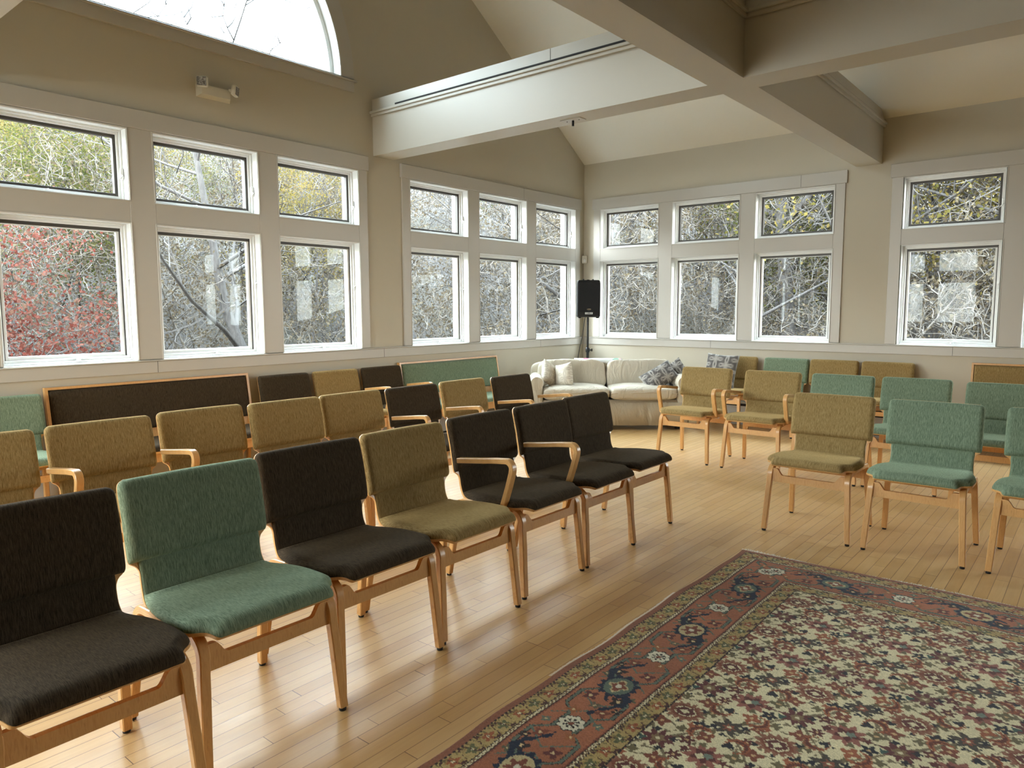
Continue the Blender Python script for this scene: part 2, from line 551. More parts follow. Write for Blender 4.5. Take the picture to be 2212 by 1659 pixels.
for (x0, x1) in BX:
    for ya, yb in segy:
        for x, s in ((x0, -1), (x1, 1)):
            moulding_y(ya, yb, x, s)
tag(bs.build('trim_beam_moulding', M['beam']), kind='structure')
tag(bo.build('trim_beam_groove', M['slot'], smooth=False), kind='structure')
tag(bj.build('trim_beam_joint', M['slot'], smooth=False), kind='structure')

# casings: drawn in local (x along, y outward, z up), then turned onto each wall
def placed(loc, rz):
    return Matrix.Translation(loc) @ Matrix.Rotation(rz, 4, 'Z')
def casing(name, cols, mat4, ends=.112, over=.018):
    cols = [(min(c), max(c)) for c in cols]
    a, z = cols[0][0] - ends, cols[-1][1] + ends
    g = MB()
    P = -.020
    top = 2.857
    edges = [a] + [v for c in cols for v in c] + [z]
    for i in range(0, len(edges), 2):
        g.box(edges[i], edges[i + 1], P, .0, ZS + .004, top, .0018)
    for c in cols:
        g.box(c[0] + .0006, c[1] - .0006, P + .0008, 0, ZL, ZU0, .0018)
        g.box(c[0] + .0006, c[1] - .0006, P + .0008, 0, ZU1, top, .001)
        # bead round each opening
        for z0, z1 in ((ZS, ZL), (ZU0, ZU1)):
            w = .010
            q = P - .005
            g.box(c[0] - w, c[0], q, 0, z0 + .004, z1 + w, .002)
            g.box(c[1], c[1] + w, q, 0, z0 + .004, z1 + w, .002)
            g.box(c[0], c[1], q, 0, z1, z1 + w, .002)
            if z0 > 2:
                g.box(c[0] - w, c[1] + w, q, 0, z0 - w, z0, .002)
    g.box(a - over, z + over, P - .012, 0, top, 3.0, .003)
    o = g.build(name, M['trim'], angle=30)
    o.data.transform(mat4)
    tag(o, kind='structure')
    return o
ML, MBk = placed((0, 0, 0), radians(90)), placed((0, 0, 0), 0)
MR, MF = placed((W, -W, 0), radians(-90)), placed((W, -W, 0), radians(180))
ME = placed((W, 0, 0), radians(-90))
mir = lambda u: [(-b_, -a) for a, b_ in u][::-1]
mirx = lambda u: [(W - b_, W - a) for a, b_ in u][::-1]
casing('trim_1', UNIT_A, ML); casing('trim_2', UNIT_B, ML); casing('trim_3', UNIT_C, MBk); casing('trim_4', UNIT_D, MBk)
casing('trim_5', UNIT_E, MBk); casing('trim_6', UNIT_Z, ML)
for i, u in enumerate((UNIT_C,)):
    casing('trim_%d' % (7 + i), mirx(u), MF)

# chair rail / stool that runs round the room, and the baseboard
g = MB(); gj = MB(); gb = MB()
def rail(side):
    r = MB()
    return r
def band(g, z0, z1, p, bev=.003):
    g.box(.0, p, -W, 0, z0, z1, bev)
    g.box(0, W, -p, 0, z0, z1, bev)
    g.box(W - p, W, -W, 0, z0, z1, bev)
    g.box(0, W, -W, -W + p, z0, z1, bev)
band(g, .953, 1.046, .020)
band(g, 1.046, 1.0585, .036, .004)
tag(g.build('trim_rail', M['trim']), kind='structure')
for y in (-6.15, -3.78, -1.05):
    gj.box(.0195, .0206, y, y + .003, .955, 1.045)
for x in (1.98, 4.67):
    gj.box(x, x + .003, -.0206, -.0195, .955, 1.045)
for x in (3.05,):
    gj.box(x, x + .003, -.0326, -.0318, 2.86, 2.998)
for y in (-1.42,):
    gj.box(.0318, .0326, y, y + .003, 2.86, 2.998)
tag(gj.build('trim_rail_joints', M['slot'], smooth=False), kind='structure')
band(gb, 0, .13, .018)
tag(gb.build('baseboard_all', M['trim']), kind='structure')

# ------------------------------------------------------------------ windows
WW = .912
def frame_ring(g, x0, x1, z0, z1, w, y0, y1, bev=.002, wb=None):
    wb = w if wb is None else wb
    g.box(x0, x0 + w, y0, y1, z0, z1, bev)
    g.box(x1 - w, x1, y0, y1, z0, z1, bev)
    g.box(x0 + w, x1 - w, y0, y1, z0, z0 + wb, bev)
    g.box(x0 + w, x1 - w, y0, y1, z1 - w, z1, bev)
def make_window(lower, w, h):
    """local origin at the lower left inside corner; x along, y outward"""
    r = bpy.data.objects.new('window_1', None)
    COL.objects.link(r)
    tag(r, kind='structure')
    g = MB()
    # jamb liner
    e = .004
    g.box(-.0, e, -.018, TH + .02, 0, h); g.box(w - e, w, -.018, TH + .02, 0, h)
    g.box(e, w - e, -.018, TH + .02, 0, e); g.box(e, w - e, -.018, TH + .02, h - e, h)
    frame_ring(g, e, w - e, e, h - e, .016, .062, .12)
    frame_ring(g, e + .016, w - e - .016, e + .016, h - e - .016, .018, .078, .13, wb=.020 if lower else .014)
    g.build('frame', M['frame_white'], r)
    k = e + .034
    kb = e + (.036 if lower else .030)
    s = MB()
    if lower:
        frame_ring(s, k, w - k, kb, h - k, .030, .100, .132, wb=.026)
        s.build('sash', M['frame_white'], r)
        d = MB()
        d.box(k + .001, w - k - .001, .094, .131, h - k - .024, h - k)
        d.box(w - k - .010, w - k - .002, .095, .131, kb, h - k - .024)
        d.box(k + .002, k + .010, .095, .131, kb, h - k - .024)
        d.build('screen_frame', M['frame_dark'], r)
        gx0, gx1, gz0, gz1 = k + .026, w - k - .026, kb + .022, h - k - .026
    else:
        frame_ring(s, k, w - k, kb, h - k, .022, .092, .132)
        s.build('sash', M['frame_dark'], r)
        gx0, gx1, gz0, gz1 = k + .020, w - k - .020, kb + .020, h - k - .020
    gm = MB()
    gm.box(gx0, gx1, .118, .122, gz0, gz1)
    gm.build('pane', M['glass'], r, smooth=False)
    c = MB()
    if lower:
        cx = w * .56
        c.box(cx - .055, cx + .055, .058, .080, .006, .020, .003)
        c.lathe([(.016, 0), (.016, .012), (.009, .022)], 10, (cx, .068, .018))
        c.tube([(cx, .066, .036), (cx + .03, .05, .044), (cx + .055, .045, .038)], [.006, .005, .006], 6)
        c.build('crank', M['whiteplate'], r)
        l = MB()
        l.box(w - .026, w - .008, .058, .066, h * .55, h * .55 + .07, .003)
        l.tube([(w - .018, .055, h * .59), (w - .020, .03, h * .60)], .005, 6)
        l.build('latch', M['whiteplate'], r)
    else:
        c.box(w - .030, w - .006, .046, .066, h * .30, h * .30 + .085, .004)
        c.tube([(w - .018, .052, h * .36), (w - .022, .026, h * .34), (w - .05, .012, h * .29)], [.007, .006, .005], 6)
        c.build('crank', M['whiteplate'], r)
        l = MB()
        l.box(w * .38, w * .38 + .06, .068, .080, .020, .028, .002)
        l.tube([(w * .38 + .01, .074, .026), (w * .38 + .035, .055, .030)], .004, 6)
        l.build('latch', M['whiteplate'], r)
    return r
wlow, wup = make_window(True, WW, ZL - ZS), make_window(False, WW, ZU1 - ZU0)
clow, cup = make_cache(wlow), make_cache(wup)
first = {True: wlow, False: wup}
wn = [0]
def put_window(lower, m4):
    base = first[lower]
    if base is not None:
        o = base
        first[lower] = None
    else:
        o = copy_tree(wlow if lower else wup, clow if lower else cup)
    wn[0] += 1
    o.name = 'window_%d' % wn[0]
    o.matrix_world = m4
    return o
PORTALS = []
for units, base in (((UNIT_A, UNIT_B, UNIT_Z), ML), ((UNIT_C, UNIT_D, UNIT_E), MBk), ((mirx(UNIT_C),), MF)):
    for u in units:
        u = [(min(c), max(c)) for c in u]
        for c in u:
            for lower in (True, False):
                m4 = base @ Matrix.Translation((c[0] if (c[1] - c[0]) < .915 else c[0] + .006, 0, ZS if lower else ZU0))
                put_window(lower, m4)
        PORTALS.append((base, u[0][0], u[-1][1]))

# arched windows
def arch_window(name, sign, xw):
    r = bpy.data.objects.new(name, None)
    COL.objects.link(r)
    tag(r, kind='structure')
    def ring(nm, r0, r1, xa, xb, mat, n=56, zoff=0):
        V, F = [], []
        for i in range(n + 1):
            a = pi * i / n
            for rr in (r0, r1):
                for x in (xa, xb):
                    V.append((x, AC + rr * cos(a), AZ + zoff + rr * sin(a)))
        for i in range(n):
            b0, b1 = i * 4, i * 4 + 4
            F += [(b0, b1, b1 + 1, b0 + 1), (b0 + 2, b0 + 3, b1 + 3, b1 + 2), (b0, b0 + 2, b1 + 2, b1), (b0 + 1, b1 + 1, b1 + 3, b0 + 3)]
        F += [(0, 1, 3, 2), (n * 4, n * 4 + 2, n * 4 + 3, n * 4 + 1)]
        return mk(nm, V, F, mat, r, angle=30)
    ring('casing', AR, AR + .145, xw + sign * .024, xw, M['trim'])
    ring('liner', AR - .012, AR + .002, xw + sign * .022, xw - sign * .21, M['frame_white'])
    ring('frame', AR - .055, AR - .012, xw - sign * .09, xw - sign * .15, M['frame_white'])
    s = MB()
    s.box(xw, xw + sign * .024, AC - AR - .145, AC + AR + .145, 3.595, 3.690, .002)
    s.box(xw - sign * .20, xw + sign * .040, AC - AR - .17, AC + AR + .17, 3.690, 3.706, .004) if False else None
    s.box(xw, xw + sign * .042, AC - AR - .175, AC + AR + .175, 3.690, 3.708, .004)
    s.box(xw, xw + sign * .024, AC - AR, AC + AR, 3.708, 3.722, .001)
    s.box(xw - sign * .15, xw - sign * .09, AC - AR + .012, AC + AR - .012, 3.7205, 3.742, .002)
    s.build('sill', M['trim'], r)
    gm = MB()
    V = [(xw - sign * .12, y, z) for y, z in arch_pts(AC, AR - .052, AZ + .02, 40)]
    gm.add(V, [tuple(range(len(V)))])
    gm.build('pane', M['arch_glass'], r, smooth=False)
arch_window('window_%d' % (wn[0] + 1), 1, 0)

# ------------------------------------------------------------------ chairs
def lerp_table(tab, t):
    for (a, va), (b_, vb) in zip(tab, tab[1:]):
        if t <= b_:
            k = (t - a) / (b_ - a)
            k = max(0, min(1, k))
            return tuple(p + (q - p) * k for p, q in zip(va, vb)) if isinstance(va, tuple) else va + (vb - va) * k
    return tab[-1][1]
def catmull(pts, sub=4):
    out = []
    n = len(pts)
    for i in range(n - 1):
        p0, p1, p2, p3 = pts[max(i - 1, 0)], pts[i], pts[i + 1], pts[min(i + 2, n - 1)]
        for k in range(sub):
            t = k / sub
            out.append(tuple(.5 * ((2 * b_) + (c - a) * t + (2 * a - 5 * b_ + 4 * c - d) * t * t + (-a + 3 * b_ - 3 * c + d) * t ** 3) for a, b_, c, d in zip(p0, p1, p2, p3)))
    out.append(tuple(pts[-1]))
    return out
# profile of the bent plywood: (d forward, z, half width)
PROF = [(.300, .449, .196), (.297, .452, .210), (.288, .456, .219), (.270, .459, .2235), (.254, .460, .228), (.240, .461, .238), (.226, .461, .256), (.210, .461, .270), (.190, .461, .276),
        (.110, .460, .277), (.040, .457, .274), (-.030, .452, .264), (-.095, .446, .250),
        (-.140, .447, .240), (-.168, .460, .234), (-.186, .487, .230), (-.196, .520, .229), (-.202, .550, .230), (-.207, .570, .240), (-.211, .582, .256), (-.216, .598, .262),
        (-.229, .660, .263), (-.248, .740, .263), (-.266, .810, .263), (-.275, .845, .261), (-.279, .860, .252), (-.281, .868, .236)]
PC = catmull(PROF, 3)
def prof_frames():
    fr = []
    for i, (d, z, w) in enumerate(PC):
        a, c = PC[max(i - 1, 0)], PC[min(i + 1, len(PC) - 1)]
        tx, tz = c[0] - a[0], c[1] - a[1]
        L = sqrt(tx * tx + tz * tz)
        fr.append((d, z, w, tz / L, -tx / L))     # normal toward the sitter (forward / up)
    return fr
FR = prof_frames()
def hollow(u, z):
    """slight hollow of the back across its width"""
    k = max(0, min(1, (z - .5) / .25))
    return .012 * k * (u * u)
def shell():
    n = 10
    V, F, U = [], [], []
    T = .011
    for (d, z, w, nx, nz) in FR:
        for side in (0, 1):
            for j in range(n + 1):
                u = -1 + 2 * j / n
                o = -T if side == 0 else 0
                h = hollow(u, z)
                V.append((u * w, -(d + nx * o + h), z + nz * o))
    R = 2 * (n + 1)
    m = len(FR)
    for i in range(m - 1):
        for j in range(n):
            a = i * R + j
            F.append((a, a + 1, a + R + 1, a + R)); U += [(0, .12)] * 4
            a = i * R + (n + 1) + j
            F.append((a, a + R, a + R + 1, a + 1)); U += [(0, .12)] * 4
        a = i * R
        F.append((a, a + R, a + R + n + 1, a + n + 1)); U += [(0, 0), (.01, 0), (.01, 1), (0, 1)]
        a = i * R + n
        F.append((a, a + n + 1, a + R + n + 1, a + R)); U += [(0, 0), (0, 1), (.01, 1), (.01, 0)]
    for i, e in ((0, 1), (m - 1, -1)):
        for j in range(n):
            a = i * R + j
            F.append((a, a + n + 1, a + n + 2, a + 1)[::e]); U += [(0, 0), (0, 1), (.01, 1), (.01, 0)][::e]
    return V, F, U
def resample(i0, i1, n):
    """profile frames between two arclength fractions"""
    L = [0]
    for a, c in zip(FR, FR[1:]):
        L.append(L[-1] + sqrt((a[0] - c[0]) ** 2 + (a[1] - c[1]) ** 2))
    out = []
    for k in range(n + 1):
        s = (i0 + (i1 - i0) * k / n)
        j = 0
        while j < len(L) - 2 and L[j + 1] < s:
            j += 1
        t = (s - L[j]) / (L[j + 1] - L[j])
        t = max(0, min(1, t))
        out.append(tuple(p + (q - p) * t for p, q in zip(FR[j], FR[j + 1])) + (s,))
    return out, L
def s_at(z=None, d=None):
    L = 0
    for a, c in zip(FR, FR[1:]):
        if z is not None and a[1] <= z <= c[1] and a[0] < -.1:
            return L + sqrt((a[0] - c[0]) ** 2 + (a[1] - c[1]) ** 2) * (z - a[1]) / (c[1] - a[1])
        if d is not None and a[0] >= d >= c[0] and a[1] < .47:
            return L + sqrt((a[0] - c[0]) ** 2 + (a[1] - c[1]) ** 2) * (a[0] - d) / (a[0] - c[0])
        L += sqrt((a[0] - c[0]) ** 2 + (a[1] - c[1]) ** 2)
    return L
def pad(s0, s1, T, re, dw=-.003, nv=26, nu=28, flat0=False, belly=.0, wfun=None, tuck=0.0):
    rows, L = resample(s0, s1, nv)
    V, F = [], []
    # row spacing is denser at both ends so that the rolled edges stay round
    rows = []
    for k in range(nv + 1):
        t = .5 - .5 * cos(pi * k / nv)
        rows.append(resample(s0 + (s1 - s0) * t, s0 + (s1 - s0) * t, 1)[0][0])
    for (d, z, w, nx, nz, s) in rows:
        ln = sqrt(nx * nx + nz * nz); nx /= ln; nz /= ln
        if wfun: w = wfun(s, w)
        w += dw
        for j in range(nu + 1):
            u = -cos(pi * j / nu)
            au = (1 - abs(u)) * w
            av = min(s - s0, s1 - s)
            e = lambda a: sqrt(max(0, 1 - (1 - min(a / re, 1)) ** 2))
            if flat0:
                av0, av1 = s - s0, s1 - s
                ee = e(au) * min(1, .15 + .85 * e(av1)) if av1 < av0 else e(au) * e(av0)
            else:
                ee = e(au) * e(av)
            t = T * ee * (1 + belly * (1 - u * u))
            V.append((u * w, -(d + nx * (t - tuck) + hollow(u, z)), z + nz * (t - tuck)))
    R = nu + 1
    for i in range(nv):
        for j in range(nu):
            a = i * R + j
            F.append((a, a + R, a + R + 1, a + 1))
    # underside
    b0 = len(V)
    V2 = []
    for (d, z, w, nx, nz, s) in rows:
        if wfun: w = wfun(s, w)
        w += dw
        for j in (0, nu // 2, nu):
            u = -cos(pi * j / nu)
            V2.append((u * w, -(d + nx * (-.001) + hollow(u, z)), z + nz * (-.001)))
    V += V2
    for i in range(nv):
        for j in range(2):
            a = b0 + i * 3 + j
            F.append((a, a + 1, a + 4, a + 3))
    return V, F
S_FRONT, S_SEATEND = .003, s_at(z=.472)
S_LB0, S_LB1 = s_at(z=.455), s_at(z=.604)
S_B0, S_B1 = s_at(z=.583), s_at(z=.868) - .001
LEAN = lambda z: .2585 - .024 * (z / .43)
def leg_path(side, front):
    q = 1 if front else -1
    d0 = .268 if front else .262
    pts = [(d0, .014), (.259, .12), (.251, .23), (.243, .320)] + [(p, z) for p, z in arc(.180, .372, .060, -4, 86, 8)] + [(.12, .4345), (.06, .4355), (.0, .4355)]
    if not front:
        pts = [(d0, .014), (.246, .12), (.229, .23), (.214, .325)] + [(p, z) for p, z in arc(.158, .375, .054, 2, 86, 8)] + [(.10, .4310), (.05, .4350), (.0, .4355)]
    return [(side * LEAN(min(z, .43)), q * d, z) for d, z in pts]
def apron_mesh(q, zb=.331):
    """board between the legs with raised, rounded ears"""
    half = .228
    zt, ze = zb + .044, zb + .086
    top = [(-half, ze - .004), (-half + .006, ze), (-half + .030, ze)]
    top += [(-half + .030 + .042 * k / 9, zt + (ze - zt) * (.5 + .5 * cos(pi * k / 9))) for k in range(1, 10)]
    # mirror
    topr = [(-x, z) for x, z in reversed(top)]
    outline = [(-half, zb), ] + top + topr + [(half, zb)]
    T = .020
    d = .236 if q > 0 else .206
    V = []
    for s in (-1, 1):
        for x, z in outline:
            lean = (z - .34) * -.1
            V.append((x, -(q * (d + lean * .6) + s * T / 2), z))
    n = len(outline)
    g = MB()
    # triangulate as strips from the bottom edge
    F = []
    m = n - 2
    # bottom points per top vertex
    base = len(V)
    for s in (-1, 1):
        for x, z in outline[1:-1]:
            V.append((x, -(q * d + s * T / 2), zb))
    for si, s in enumerate((-1, 1)):
        for i in range(m - 1):
            a, b_ = si * n + 1 + i, si * n + 2 + i
            c, e = base + si * m + i, base + si * m + i + 1
            f = (a, b_, e, c)
            F.append(f if s * q < 0 else f[::-1])
    for i in range(m - 1):
        F.append((1 + i, n + 1 + i, n + 2 + i, 2 + i))
        F.append((base + i, base + i + 1, base + m + i + 1, base + m + i))
    F.append((1, base, base + m, n + 1))
    F.append((m, n + m, base + m + m - 1, base + m - 1))
    return V, F
def arm_path(side):
    pts = [(.150, .452), (.166, .50), (.190, .57), (.211, .640)]
    pts += arc(.178, .661, .036, -8, 96, 8)
    pts += [(.10, .690), (-.03, .674), (-.155, .659)]
    return [(side * .281, d, z) for d, z in pts]
def make_chair(fab, arms, label, group):
    r = thing('stacking_chair', label, 'chair', group=group)
    V, F, U = shell()
    mk('seat_shell', V, F, M['birch'], r, uv=U, angle=50)
    V, F = pad(S_FRONT, S_SEATEND, .036, .036, -.002, nv=34, nu=32, belly=.12)
    mk('seat_cushion', V, F, M[fab], r, angle=70)
    V, F = pad(S_LB0, S_LB1, .007, .006, -.002, nv=14, nu=16, wfun=lambda s, w: min(w, .2315))
    mk('lower_back_cushion', V, F, M[fab], r, angle=70)
    V, F = pad(S_B0, S_B1, .033, .028, .002, belly=.08)
    mk('backrest', V, F, M[fab], r, angle=70)
    for side in (-1, 1):
        for front in (True, False):
            p = leg_path(side, front)
            l = MB().sweep(p, 0, .0355, .031, taper=.92).build('leg', M['birch'], r, angle=28)
            f = MB().lathe([(.0125, 0), (.0135, .003), (.0135, .016)], 12, (p[0][0], -p[0][1], 0)).build('foot_glide', M['glide'], l)
    for q in (1, -1):
        V, F = apron_mesh(q)
        mk('apron', V, F, M['birch'], r, smooth=False)
    for a in arms:
        g = MB().sweep(arm_path(a), 0, .036, .027)
        g.build('armrest', M['birch'], r, angle=28)
        g2 = MB().box(a * .252, a * .270, -.185, -.125, .430, .478, .003)
        g2.build('armrest_bracket', M['birch'], r)
    return r
PROTO = {}
def chair(fab, arms, x, y, rz, label, group):
    key = (fab, arms)
    if key not in PROTO:
        o = make_chair(fab, arms, label, group)
        PROTO[key] = (o, make_cache(o))
        o.location = (x, y, 0)
        o.rotation_euler = (0, 0, rz)
        return o
    o, ca = PROTO[key]
    return dup(o, ca, (x, y, 0), rz, label, group)
EASTF, FACE = radians(90), 0.0
G1, G2, G3 = 'chairs in the front row along the rug', 'chairs in the middle row facing the rug', 'seats against the window wall'
G4, G5, G6 = 'chairs in the row beyond the rug end', 'chairs in the second row of the far block', 'chairs against the far wall'
NEAR = (-1,); FAR = (1,); BOTH = (-1, 1); NO = ()
chair('dark', NO, 3.670, -8.105, EASTF, 'dark brown armless chair cut off by the lower left corner of the photo, beside green', G1)
chair('green', NO, 3.605, -7.543, EASTF, 'green upholstered chair in the front row, the only green one beside the rug', G1)
chair('dark', NO, 3.545, -6.986, EASTF, 'dark brown armless chair between the green and the tan chair of the front row', G1)
chair('tan', NO, 3.520, -6.426, EASTF, 'tan armless chair in the front row between two dark brown chairs', G1)
chair('dark', NEAR, 3.485, -5.815, EASTF, 'dark brown chair with one armrest, right beside the tan chair of the front row', G1)
chair('dark', NEAR, 3.480, -5.246, EASTF, 'dark brown chair with one armrest, second from the far end of the front row', G1)
chair('dark', NO, 3.445, -4.690, EASTF, 'dark brown armless chair closing the far end of the front row', G1)
for fab, arms, x, y, lab in (
        ('tan', NO, 2.10, -7.860, 'tan chair cut off by the left edge of the photo, in the middle row'),
        ('tan', NEAR, 2.065, -7.275, 'tan chair with one armrest, behind the green front-row chair'),
        ('tan', NEAR, 2.015, -6.690, 'tan chair with one armrest, in front of the middle of the long dark bench'),
        ('tan', NO, 2.065, -6.148, 'tan armless chair in front of the right end of the long dark bench'),
        ('tan', NO, 2.045, -5.600, 'tan armless chair left of the dark chair in the middle row'),
        ('dark', NEAR, 2.070, -5.035, 'dark brown chair with one armrest between tan chairs in the middle row'),
        ('tan', NEAR, 2.030, -4.430, 'tan chair with one armrest in front of the green bench'),
        ('dark', BOTH, 2.085, -3.860, 'dark brown chair with two armrests, the one of the middle row closest to the sofa')):
    chair(fab, arms, x, y, EASTF, lab, G2)
for fab, arms, x, y, lab in (
        ('green', NO, .365, -7.280, 'green chair against the window wall at the left edge of the photo'),
        ('dark', NO, .365, -5.055, 'dark brown chair against the window wall, just right of the long dark bench'),
        ('tan', NO, .365, -4.480, 'tan chair against the window wall between two dark brown chairs'),
        ('dark', BOTH, .365, -3.905, 'dark brown chair with armrests against the window wall beside the green bench')):
    chair(fab, arms, x, y, EASTF, lab, G3)
for fab, arms, x, y, lab in (
        ('tan', NO, 4.520, -3.914, 'tan armless chair by the far end of the rug, left of two green ones'),
        ('green', NO, 5.128, -3.922, 'green armless chair by the far end of the rug, right beside the tan one'),
        ('green', NO, 5.766, -3.916, 'green chair by the rug cut off by the right edge of the photo')):
    chair(fab, arms, x, y, FACE, lab, G4)
for fab, arms, x, y, lab in (
        ('tan', BOTH, 2.852, -2.272, 'tan chair with two armrests closest to the white sofa'),
        ('tan', BOTH, 3.520, -2.290, 'tan chair with two armrests, second from the sofa'),
        ('green', NO, 4.135, -2.275, 'green chair right behind the tan chair at the rug end'),
        ('green', NO, 4.712, -2.250, 'green chair in the second row, between two other green chairs there'),
        ('green', NO, 5.345, -2.330, 'green chair of the second row, cut off by the photo edge, before the tan bench')):
    chair(fab, arms, x, y, FACE, lab, G5)
for fab, arms, x, y, lab in (
        ('tan', NO, 2.375, -.365, 'tan chair against the far wall holding the grey patterned cushion'),
        ('green', NO, 2.985, -.365, 'green chair against the far wall, the only green one there'),
        ('tan', NO, 3.525, -.365, 'tan chair against the far wall immediately right of the green one'),
        ('tan', NO, 4.083, -.365, 'tan chair against the far wall below the bare wall between window groups')):
    chair(fab, arms, x, y, FACE, lab, G6)

# ------------------------------------------------------------------ benches
def bench(fab, L, x, y, rz, label, group, H=.885):
    """L long, local x along, front toward -y; origin at floor centre"""
    r = thing('upholstered_bench', label, 'bench', (x, y, 0), rz, group)
    h = L / 2
    tilt = lambda z: .235 + (z - .47) * .16
    g = MB()
    # frame round the back panel: top cap and side stiles leaning back
    n = 8
    def lean_box(x0, x1, z0, z1, f, bk):
        V = []
        for z in (z0, z1):
            for dd in (-f, bk):
                for xx in (x0, x1):
                    V.append((xx, tilt(z) + dd, z))
        g.add(V, [(0, 2, 3, 1), (4, 5, 7, 6), (0, 1, 5, 4), (2, 6, 7, 3), (0, 4, 6, 2), (1, 3, 7, 5)])
    lean_box(-h, h, H - .018, H, .020, .022)
    lean_box(-h, -h + .020, .40, H - .018, .020, .022)
    lean_box(h - .020, h, .40, H - .018, .020, .022)
    lean_box(-h + .02, h - .02, .42, H - .018, -.012, .018)
    g.build('back_frame', M['birch'], r, angle=30)
    # upholstered back
    def padbox(nm, x0, x1, fn, s0, s1, T, re):
        V, F = [], []
        nu, nv = 40, 16
        for i in range(nv + 1):
            t = .5 - .5 * cos(pi * i / nv)
            s = s0 + (s1 - s0) * t
            for j in range(nu + 1):
                u = .5 - .5 * cos(pi * j / nu)
                xx = x0 + (x1 - x0) * u
                e = lambda a: sqrt(max(0, 1 - (1 - min(a / re, 1)) ** 2))
                tt = T * e(min(xx - x0, x1 - xx)) * e(min(s - s0, s1 - s))
                p = fn(s, tt)
                V.append((xx, p[0], p[1]))
        R = nu + 1
        for i in range(nv):
            for j in range(nu):
                a = i * R + j
                F.append((a, a + 1, a + R + 1, a + R))
        return mk(nm, V, F, M[fab], r, angle=70)
    padbox('backrest', -h + .021, h - .021, lambda s, t: (tilt(s) + .010 - t, s), .52, H - .020, .040, .022)
    padbox('seat_cushion', -h + .03, h - .03, lambda s, t: (.215 - (s - .0) if False else s, .415 + t), -.25, .225, .045, .035).data.flip_normals()
    g = MB()
    g.box(-h + .03, h - .03, -.25, .225, .398, .416, .003)
    g.build('seat_board', M['birch'], r)
    for sx in (-1, 1):
        for q in (True, False):
            p = [(sx * (h - .05), d, z) for (_, d, z) in leg_path(1, q)]
            l = MB().sweep([(a, d, min(z, .385)) for a, d, z in p[:10]], 0, .030, .028).build('leg', M['birch'], r, angle=28)
            MB().lathe([(.0125, 0), (.0135, .003), (.0135, .016)], 12, (p[0][0], -p[0][1], 0)).build('foot_glide', M['glide'], l)
    g = MB()
    for q in (-.19, .19):
        g.box(-h + .06, h - .06, q - .010, q + .010, .325, .398, .003)
    g.build('apron', M['birch'], r)
    return r
bench('dark', 1.60, .33, -6.175, EASTF, 'long dark brown bench with a wooden frame against the window wall', 'upholstered benches against the walls', .898)
bench('green', 1.61, .33, -2.790, EASTF, 'green upholstered bench with a wooden frame below the windows left of the sofa', 'upholstered benches against the walls')
bench('tan', 1.60, 5.655, -.33, FACE, 'tan upholstered bench with a wooden top edge at the right edge of the photo', 'upholstered benches against the walls', .892)

# ------------------------------------------------------------------ sofa with its cushions, throw, speaker
def superbox(cx, cy, cz, a, b_, c, e1=.35, e2=.35, nu=36, nv=20, puff=0.0, wr=0.0, seed=0):
    V, F = [], []
    sp = lambda v, e: math.copysign(abs(v) ** e, v)
    for i in range(nv + 1):
        t = -pi / 2 + pi * i / nv
        for j in range(nu):
            p = 2 * pi * j / nu
            x = sp(cos(t), e1) * sp(cos(p), e2)
            y = sp(cos(t), e1) * sp(sin(p), e2)
            z = sp(sin(t), e1)
            k = 1 + puff * (1 - x * x) * (1 - y * y)
            q = Vector((a * x, b_ * y, c * z * k))
            if wr:
                nn = mnoise.noise(Vector((q.x * 5 + seed, q.y * 5, q.z * 5))) + .5 * mnoise.noise(Vector((q.x * 13 + seed, q.y * 13, q.z * 13)))
                q += Vector((x, y, z)) * nn * wr
            V.append((cx + q.x, cy + q.y, cz + q.z))
    for i in range(nv):
        for j in range(nu):
            j2 = (j + 1) % nu
            F.append((i * nu + j, i * nu + j2, (i + 1) * nu + j2, (i + 1) * nu + j))
    return V, F
SOFA_RZ = radians(39.6)
fwd = Vector((-.637, .7705, 0)); rgt = Vector((.7705, .637, 0)); CAM = Vector((5.9506, -8.8197, 1.45))
sofa = thing('sofa', 'cream two-seat sofa with rolled arms standing across the room corner', 'sofa', (1.165 + .017 * .77 - .637 * .08, -1.205 + .017 * .637 + .77 * .08, 0), SOFA_RZ)
sofa.scale = (.94, .88, 1)
SH = 1.03
g = MB()
g.box(-SH + .06, SH - .06, -.36, .33, .075, .36, .03)
g.build('base', M['sofa_skirt'], sofa)
# skirt: thin cloth with box pleats
V, F = [], []
n = 220
per = []
for i in range(n + 1):
    t = i / n
    x = -SH + .03 + (2 * SH - .06) * t
    yy = -.385
    for px_ in (-.48, 0.0, .48):
        dd = abs(x - px_)
        if dd < .05: yy += .016 * (1 - dd / .05)
    per.append((x, yy + .0035 * sin(x * 19)))
for z in (.055, .20, .33):
    for (x, y) in per:
        V.append((x, y + (.33 - z) * -.03, z))
for k in range(2):
    for i in range(n):
        a = k * (n + 1) + i
        F.append((a, a + 1, a + n + 2, a + n + 1))
sk = mk('skirt', V, F, M['sofa_skirt'], sofa, angle=60)
so = sk.modifiers.new('cloth', 'SOLIDIFY'); so.thickness = .006; so.offset = -1
g = MB()
for sx in (-1, 1):
    for y in (-.30, .28):
        g.box(sx * .88 - .03, sx * .88 + .03, y - .03, y + .03, 0, .075, .004)
g.build('foot_blocks', M['black'], sofa)
V, F = superbox(0, .30, .47, SH - .02, .085, .325, .22, .3, 48, 20)
mk('back', V, F, M['sofa'], sofa, angle=70)
